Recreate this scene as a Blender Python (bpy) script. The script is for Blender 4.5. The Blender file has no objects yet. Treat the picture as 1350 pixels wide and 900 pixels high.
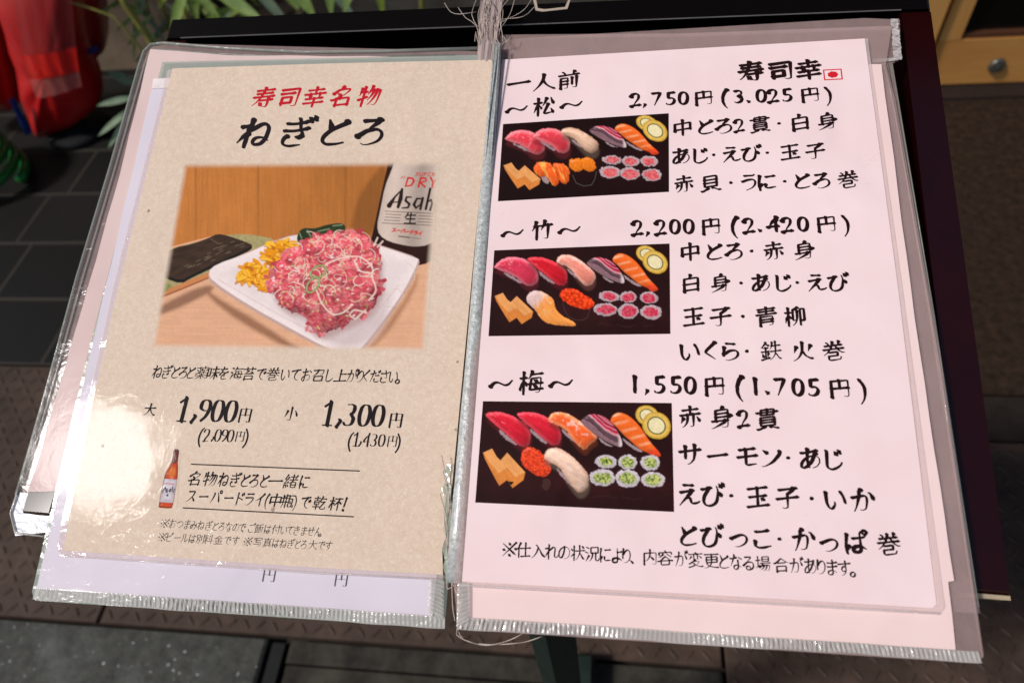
import bpy, math, random
import numpy as np
from mathutils import Vector, Matrix

random.seed(7); RNG = np.random.default_rng(7)
scene = bpy.context.scene
COL = scene.collection

# ------------------------------------------------------------------ camera
F, CX, CY, CAMH = 935.0, 675.0, 450.0, 1.25
M = np.array([[0.99061548, 0.01160721, -0.13618461],
              [0.09192311, -0.79395714, 0.60098436],
              [-0.10114899, -0.60786292, -0.7875732]])      # camera axes (right, down, forward) -> world
EYE = np.array([0.0, 0.0, CAMH])
cd = bpy.data.cameras.new("camera"); cam = bpy.data.objects.new("camera", cd); COL.objects.link(cam)
R = M @ np.diag([1, -1, -1])
mw = Matrix([[*R[i], EYE[i]] for i in range(3)] + [[0, 0, 0, 1]])
cam.matrix_world = mw
cd.sensor_width = 36; cd.sensor_fit = 'HORIZONTAL'; cd.lens = 36 * F / 1350
cd.clip_start = 0.01; cd.clip_end = 100
cd.dof.use_dof = True; cd.dof.focus_distance = 0.40; cd.dof.aperture_fstop = 8.5
scene.camera = cam

def ray(u, v):
    d = M @ np.array([(u - CX) / F, (v - CY) / F, 1.0]); return d
def on_plane(u, v, p, n):
    d = ray(u, v); return EYE + d * (np.dot(p - EYE, n) / np.dot(d, n))
def on_z(u, v, z=0.0): return on_plane(u, v, np.array([0, 0, z]), np.array([0, 0, 1.0]))
def on_y(u, v, y): return on_plane(u, v, np.array([0, y, 0.]), np.array([0, 1.0, 0]))

# the two halves of the opened menu lie on slightly different planes: (point, normal towards the viewer)
def page_plane(O, r1, r2):
    r1 = M @ np.array(r1); r2 = M @ np.array(r2); r1 /= np.linalg.norm(r1); r2 /= np.linalg.norm(r2)
    n = np.cross(r2, r1); n /= np.linalg.norm(n)
    r2 = np.cross(r1, n)
    return EYE + M @ np.array(O), r1, r2, n
PR = page_plane([-0.00515854, -0.1739836, 0.4384762], [0.98882162, 0.00109853, -0.1490993], [-0.06107579, 0.94213011, -0.32963707])
PL = page_plane([-0.22044154, -0.1771414, 0.46058735], [0.99215406, 0.02208567, -0.12305502], [-0.07423114, 0.96369919, -0.25646368])
if PR[3][2] < 0: raise RuntimeError("plane")
def pg(u, v, P, off=0.0):
    return on_plane(u, v, P[0] + P[3] * off, P[3])

# ------------------------------------------------------------------ world and sun
SPOT = pg(132, 600, PL)
vd = SPOT - EYE; vd /= np.linalg.norm(vd)
SUN = vd - 2 * np.dot(vd, PL[3]) * PL[3]
elev = math.asin(SUN[2]); azim = math.atan2(SUN[0], SUN[1])
w = bpy.data.worlds.new("World"); scene.world = w; w.use_nodes = True
nt = w.node_tree; bg = nt.nodes["Background"]
sky = nt.nodes.new("ShaderNodeTexSky"); sky.sky_type = 'NISHITA'; sky.sun_disc = False
sky.sun_elevation = elev; sky.sun_rotation = azim
nt.links.new(sky.outputs[0], bg.inputs[0]); bg.inputs[1].default_value = 0.05
sl = bpy.data.lights.new("sun", 'SUN'); sl.energy = 2.0; sl.angle = math.radians(8); sl.color = (1.0, 0.95, 0.91)
so = bpy.data.objects.new("sun", sl); COL.objects.link(so); so.location = (0, 0, 4)
so.rotation_euler = Vector(SUN).to_track_quat('Z', 'Y').to_euler()
scene.view_settings.view_transform = 'Standard'; scene.view_settings.look = 'None'
scene.view_settings.exposure = 0.63; scene.view_settings.gamma = 1.0
scene.cycles.max_bounces = 8; scene.cycles.transparent_max_bounces = 16

# ------------------------------------------------------------------ helpers
def lin(c):
    c = np.asarray(c, float) / 255.0
    return np.where(c <= 0.04045, c / 12.92, ((c + 0.055) / 1.055) ** 2.4)
def L4(c): return (*[float(x) for x in lin(c)], 1.0)

def link(o, parent=None):
    COL.objects.link(o)
    if parent is not None:
        o.parent = parent
        o.matrix_parent_inverse = Matrix.Translation(parent.location).inverted()
    return o
def tag(o, label=None, cat=None, group=None, kind=None):
    for k, v in (("label", label), ("category", cat), ("group", group), ("kind", kind)):
        if v: o[k] = v
    return o
def mesh_obj(name, V, Fc, mat, parent=None, smooth=False, attr=None, origin=None):
    V = np.asarray(V, float)
    org = np.array(origin) if origin is not None else np.array([V[:, 0].mean(), V[:, 1].mean(), V[:, 2].min()])
    me = bpy.data.meshes.new(name)
    me.from_pydata([tuple(v) for v in (V - org)], [], Fc)
    mats = mat if isinstance(mat, list) else [mat]
    for m in mats: me.materials.append(m)
    if smooth:
        me.polygons.foreach_set("use_smooth", [True] * len(me.polygons))
    if attr is not None:
        a = me.color_attributes.new("print", 'FLOAT_COLOR', 'POINT')
        a.data.foreach_set("color", np.asarray(attr, np.float32).ravel())
    me.update()
    o = bpy.data.objects.new(name, me); o.location = org
    return link(o, parent)
def empty(name, loc, label, cat, group=None):
    o = bpy.data.objects.new(name, None); o.location = loc; o.empty_display_size = .05
    COL.objects.link(o); return tag(o, label, cat, group)

class MB:
    def __init__(s): s.V = []; s.F = []
    def add(s, V, Fc):
        k = len(s.V); s.V += [tuple(v) for v in V]; s.F += [tuple(i + k for i in f) for f in Fc]
    def slab(s, poly, n, thick, bev=0.0):
        """polygon of 3D points (ccw seen from n), extruded by thick against n"""
        P = [np.asarray(p, float) for p in poly]; k = len(P); n = np.asarray(n)
        if bev > 0:
            c = sum(P) / k
            top = [p + (c - p) / np.linalg.norm(c - p) * bev * 1.3 for p in P]
            rings = [top, [p - n * bev for p in P], [p - n * thick for p in P]]
        else: rings = [P, [p - n * thick for p in P]]
        V = [v for r in rings for v in r]; Fc = [tuple(range(k))]
        for r in range(len(rings) - 1):
            for i in range(k):
                j = (i + 1) % k; Fc.append((r * k + i, (r + 1) * k + i, (r + 1) * k + j, r * k + j))
        Fc.append(tuple(range((len(rings) - 1) * k, len(rings) * k))[::-1])
        s.add(V, Fc)
    def tube(s, pts, rad, n=8, flat=1.0, up=None):
        pts = [np.asarray(p, float) for p in pts]; m = len(pts); V = []; Fc = []
        rad = rad if hasattr(rad, '__len__') else [rad] * m
        for i in range(m):
            t = pts[min(m - 1, i + 1)] - pts[max(0, i - 1)]; t /= np.linalg.norm(t) + 1e-12
            u = np.array(up if up is not None else ([0, 0, 1.0] if abs(t[2]) < .9 else [1.0, 0, 0]))
            a = np.cross(t, u); a /= np.linalg.norm(a) + 1e-12; b = np.cross(a, t)
            for k in range(n):
                th = 2 * math.pi * k / n
                V.append(pts[i] + (a * math.cos(th) + b * math.sin(th) * flat) * rad[i])
            if i:
                for k in range(n):
                    Fc.append(((i - 1) * n + k, (i - 1) * n + (k + 1) % n, i * n + (k + 1) % n, i * n + k))
        Fc.append(tuple(range(n))[::-1]); Fc.append(tuple(range((m - 1) * n, m * n)))
        s.add(V, Fc)
    def box(s, c, d, bev=0.0):
        x, y, z = c; a, b, h = d[0] / 2, d[1] / 2, d[2]
        s.slab([(x - a, y - b, z + h), (x + a, y - b, z + h), (x + a, y + b, z + h), (x - a, y + b, z + h)], (0, 0, 1), h, bev)
    def lathe(s, prof, c, n=24):
        V = []; Fc = []
        for r, z in prof:
            for k in range(n):
                th = 2 * math.pi * k / n; V.append((c[0] + r * math.cos(th), c[1] + r * math.sin(th), c[2] + z))
        for i in range(len(prof) - 1):
            for k in range(n): Fc.append((i * n + k, i * n + (k + 1) % n, (i + 1) * n + (k + 1) % n, (i + 1) * n + k))
        Fc.append(tuple(range(n))[::-1]); Fc.append(tuple(range((len(prof) - 1) * n, len(prof) * n)))
        s.add(V, Fc)
    def build(s, name, mat, parent=None, smooth=False, origin=None):
        return mesh_obj(name, s.V, s.F, mat, parent, smooth, None, origin)

# ------------------------------------------------------------------ materials
class NT:
    def __init__(s, name):
        s.m = bpy.data.materials.new(name); s.m.use_nodes = True; s.t = s.m.node_tree
        s.b = s.t.nodes["Principled BSDF"]; s.out = s.t.nodes["Material Output"]
    def n(s, typ, **kw):
        x = s.t.nodes.new(typ)
        for k, v in kw.items():
            if k in x.inputs: x.inputs[k].default_value = v
            else: setattr(x, k, v)
        return x
    def l(s, a, b): s.t.links.new(a, b)
    def pos(s): return s.n("ShaderNodeNewGeometry").outputs["Position"]
    def noise(s, scale, detail=4, rough=.6, vec=None, dist=0.0):
        x = s.n("ShaderNodeTexNoise"); x.inputs["Scale"].default_value = scale; x.inputs["Detail"].default_value = detail
        x.inputs["Roughness"].default_value = rough; x.inputs["Distortion"].default_value = dist
        s.l(vec if vec is not None else s.pos(), x.inputs["Vector"]); return x.outputs["Fac"]
    def ramp(s, fac, stops):
        x = s.n("ShaderNodeValToRGB"); e = x.color_ramp.elements
        while len(e) > 1: e.remove(e[-1])
        e[0].position = stops[0][0]; e[0].color = stops[0][1]
        for p, c in stops[1:]:
            k = e.new(p); k.color = c
        s.l(fac, x.inputs[0]); return x.outputs[0]
    def math(s, op, a, b=None, c=None, clamp=False):
        x = s.n("ShaderNodeMath"); x.operation = op; x.use_clamp = clamp
        for i, v in enumerate((a, b, c)):
            if v is None: continue
            if isinstance(v, (int, float)): x.inputs[i].default_value = v
            else: s.l(v, x.inputs[i])
        return x.outputs[0]
    def mix(s, fac, a, b, mode='MIX'):
        x = s.n("ShaderNodeMix"); x.data_type = 'RGBA'; x.blend_type = mode
        for i, v in ((0, fac), (6, a), (7, b)):
            if isinstance(v, (int, float)): x.inputs[i].default_value = v
            elif isinstance(v, tuple): x.inputs[i].default_value = v
            else: s.l(v, x.inputs[i])
        return x.outputs[2]
    def bump(s, h, strength, dist=.001, normal=None):
        x = s.n("ShaderNodeBump"); x.inputs["Strength"].default_value = 1.0
        if isinstance(strength, (int, float)): x.inputs["Strength"].default_value = strength
        else: s.l(strength, x.inputs["Strength"])
        x.inputs["Distance"].default_value = dist; s.l(h, x.inputs["Height"])
        if normal is not None: s.l(normal, x.inputs["Normal"])
        return x.outputs[0]
    def set(s, **kw):
        for k, v in kw.items():
            i = s.b.inputs[k.replace('_', ' ')]
            if isinstance(v, (int, float, tuple)): i.default_value = v
            else: s.l(v, i)
        return s

GR = lambda v: (v, v, v, 1)
def plain(name, col, rough=.5, var=.15, scale=60, coat=0.0, bump=0.0, metal=0.0):
    t = NT(name); c = lin(col)
    lo = (*[float(x * (1 - var)) for x in c], 1); hi = (*[float(min(1, x * (1 + var))) for x in c], 1)
    f = t.noise(scale, 5)
    t.set(Base_Color=t.ramp(f, [(.3, lo), (.7, hi)]), Roughness=rough, Coat_Weight=coat, Coat_Roughness=.08, Metallic=metal)
    t.b.inputs['Specular IOR Level'].default_value = .25
    if bump: t.set(Normal=t.bump(t.noise(scale * 2, 4), bump, .002))
    return t.m

def along(t, P, axis):
    """distance in metres along a page axis (1 = across, 2 = down) from the page's corner"""
    d = t.n("ShaderNodeVectorMath"); d.operation = 'DOT_PRODUCT'
    sub = t.n("ShaderNodeVectorMath"); sub.operation = 'SUBTRACT'
    t.l(t.pos(), sub.inputs[0]); sub.inputs[1].default_value = tuple(P[0]); t.l(sub.outputs[0], d.inputs[0])
    d.inputs[1].default_value = tuple(P[axis]); return d.outputs["Value"]

def film_gloss(t, P, rough=.035, amount=.052):
    """the clear laminate over a sheet: a smooth coat that ripples, more so towards the sheet's foot"""
    v = along(t, P, 2)
    foot = t.math('MULTIPLY', t.math('SUBTRACT', v, .262), 30.0, clamp=True)
    foot = t.math('MULTIPLY', foot, t.math('MULTIPLY', t.math('SUBTRACT', t.noise(22, 2, .5), .42), 5.0, clamp=True))
    n1 = t.bump(t.noise(17, 2, .5), .16, .003)
    n2 = t.bump(t.noise(120, 3, .55, dist=.4), t.math('MULTIPLY_ADD', foot, .4, .07), .0012, n1)
    n3 = t.bump(t.noise(620, 2, .5), .04, .0003, n2)
    t.set(Normal=t.bump(t.noise(13, 2, .5, dist=.6), .55, .0045))
    t.set(Coat_Weight=amount, Coat_Roughness=rough, Coat_IOR=1.5, Coat_Normal=n3, Roughness=.65)
    t.b.inputs["Specular IOR Level"].default_value = .1

def washi_color(t):
    s = t.noise(300, 6, .7); fine = t.noise(700, 3, .6, dist=1.5)
    mp = t.n("ShaderNodeMapping"); t.l(t.pos(), mp.inputs[0]); mp.inputs["Scale"].default_value = (3.2, 1, 1)
    fib = t.noise(330, 4, .7, mp.outputs[0], 2.0)
    base = t.ramp(s, [(.3, L4((216, 191, 167))), (.5, L4((222, 198, 175))), (.72, L4((230, 208, 186)))])
    base = t.mix(t.math('MULTIPLY', t.math('SUBTRACT', fib, .52), 1.3, clamp=True), base, L4((194, 158, 136)))
    base = t.mix(t.math('MULTIPLY', t.math('SUBTRACT', fine, .5), 3.0, clamp=True), base, L4((244, 225, 204)))
    vo = t.n("ShaderNodeTexVoronoi"); vo.inputs["Scale"].default_value = 75; t.l(t.pos(), vo.inputs["Vector"])
    sep = t.n("ShaderNodeSeparateColor"); t.l(vo.outputs["Color"], sep.inputs[0])
    rad = t.math('MULTIPLY', t.math('GREATER_THAN', sep.outputs[0], .72), t.math('MULTIPLY', sep.outputs[1], .11))
    spot = t.math('LESS_THAN', t.math('ADD', vo.outputs["Distance"], t.math('MULTIPLY', t.math('SUBTRACT', fine, .5), .12)), rad)
    return t.mix(t.math('MULTIPLY', spot, .65), base, L4((120, 92, 74)))
def m_washi():
    t = NT("washi_paper"); t.set(Base_Color=washi_color(t)); film_gloss(t, PL); return t.m
def m_sheet_pink():
    t = NT("pale_pink_paper"); s = t.noise(14, 3)
    c = t.ramp(s, [(.3, L4((241, 213, 211))), (.7, L4((248, 222, 220)))])
    sm = t.noise(60, 6, .7)
    c = t.mix(t.math('MULTIPLY', t.math('SUBTRACT', sm, .63), 1.1, clamp=True), c, L4((186, 158, 156)))
    # thumb smears at the right edge and under the shop name
    for (u, v, r) in ((1150, 212, .010), (1138, 240, .008), (968, 100, .009), (1092, 262, .006)):
        d = t.n("ShaderNodeVectorMath"); d.operation = 'DISTANCE'; t.l(t.pos(), d.inputs[0]); d.inputs[1].default_value = tuple(pg(u, v, PR))
        k = t.math('MULTIPLY', t.math('SUBTRACT', 1.0, t.math('DIVIDE', d.outputs["Value"], r), clamp=True), t.math('MULTIPLY', t.math('SUBTRACT', t.noise(520, 3, .6, dist=2.0), .56), 3.0, clamp=True))
        c = t.mix(t.math('MULTIPLY', k, .55), c, L4((150, 122, 120)))
    t.set(Base_Color=c); film_gloss(t, PR, .05); return t.m
def m_ink(col, name, P):
    t = NT(name); t.set(Base_Color=L4(col)); film_gloss(t, P); return t.m
def m_print(name, P, feather=False):
    t = NT(name); a = t.n("ShaderNodeAttribute"); a.attribute_name = "print"
    c = a.outputs["Color"]
    if feather: c = t.mix(a.outputs["Alpha"], washi_color(t), c)
    t.set(Base_Color=c); film_gloss(t, P); return t.m
def m_film(name, col=(200, 185, 180), clear=.6, rough=.12, bump=.4):
    t = NT(name); tr = t.n("ShaderNodeBsdfTransparent"); mx = t.n("ShaderNodeMixShader")
    n = t.bump(t.noise(45, 4, .6, dist=.8), bump, .002)
    f = t.noise(30, 5, .65, dist=.5)
    t.set(Base_Color=L4(col), Roughness=rough, Normal=n, Coat_Weight=.3)
    t.l(t.math('MULTIPLY_ADD', f, .25, 1 - clear - .125), mx.inputs[0])
    t.l(tr.outputs[0], mx.inputs[1]); t.l(t.b.outputs[0], mx.inputs[2]); t.l(mx.outputs[0], t.out.inputs[0])
    return t.m
def m_wood(name, a, b, axis=(1, 1, 1), scale=8, rough=.45):
    t = NT(name); mp = t.n("ShaderNodeMapping"); t.l(t.pos(), mp.inputs[0]); mp.inputs["Scale"].default_value = axis
    f = t.noise(scale, 6, .6, mp.outputs[0], .6)
    t.set(Base_Color=t.ramp(f, [(.3, L4(a)), (.7, L4(b))]), Roughness=rough); return t.m

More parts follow.
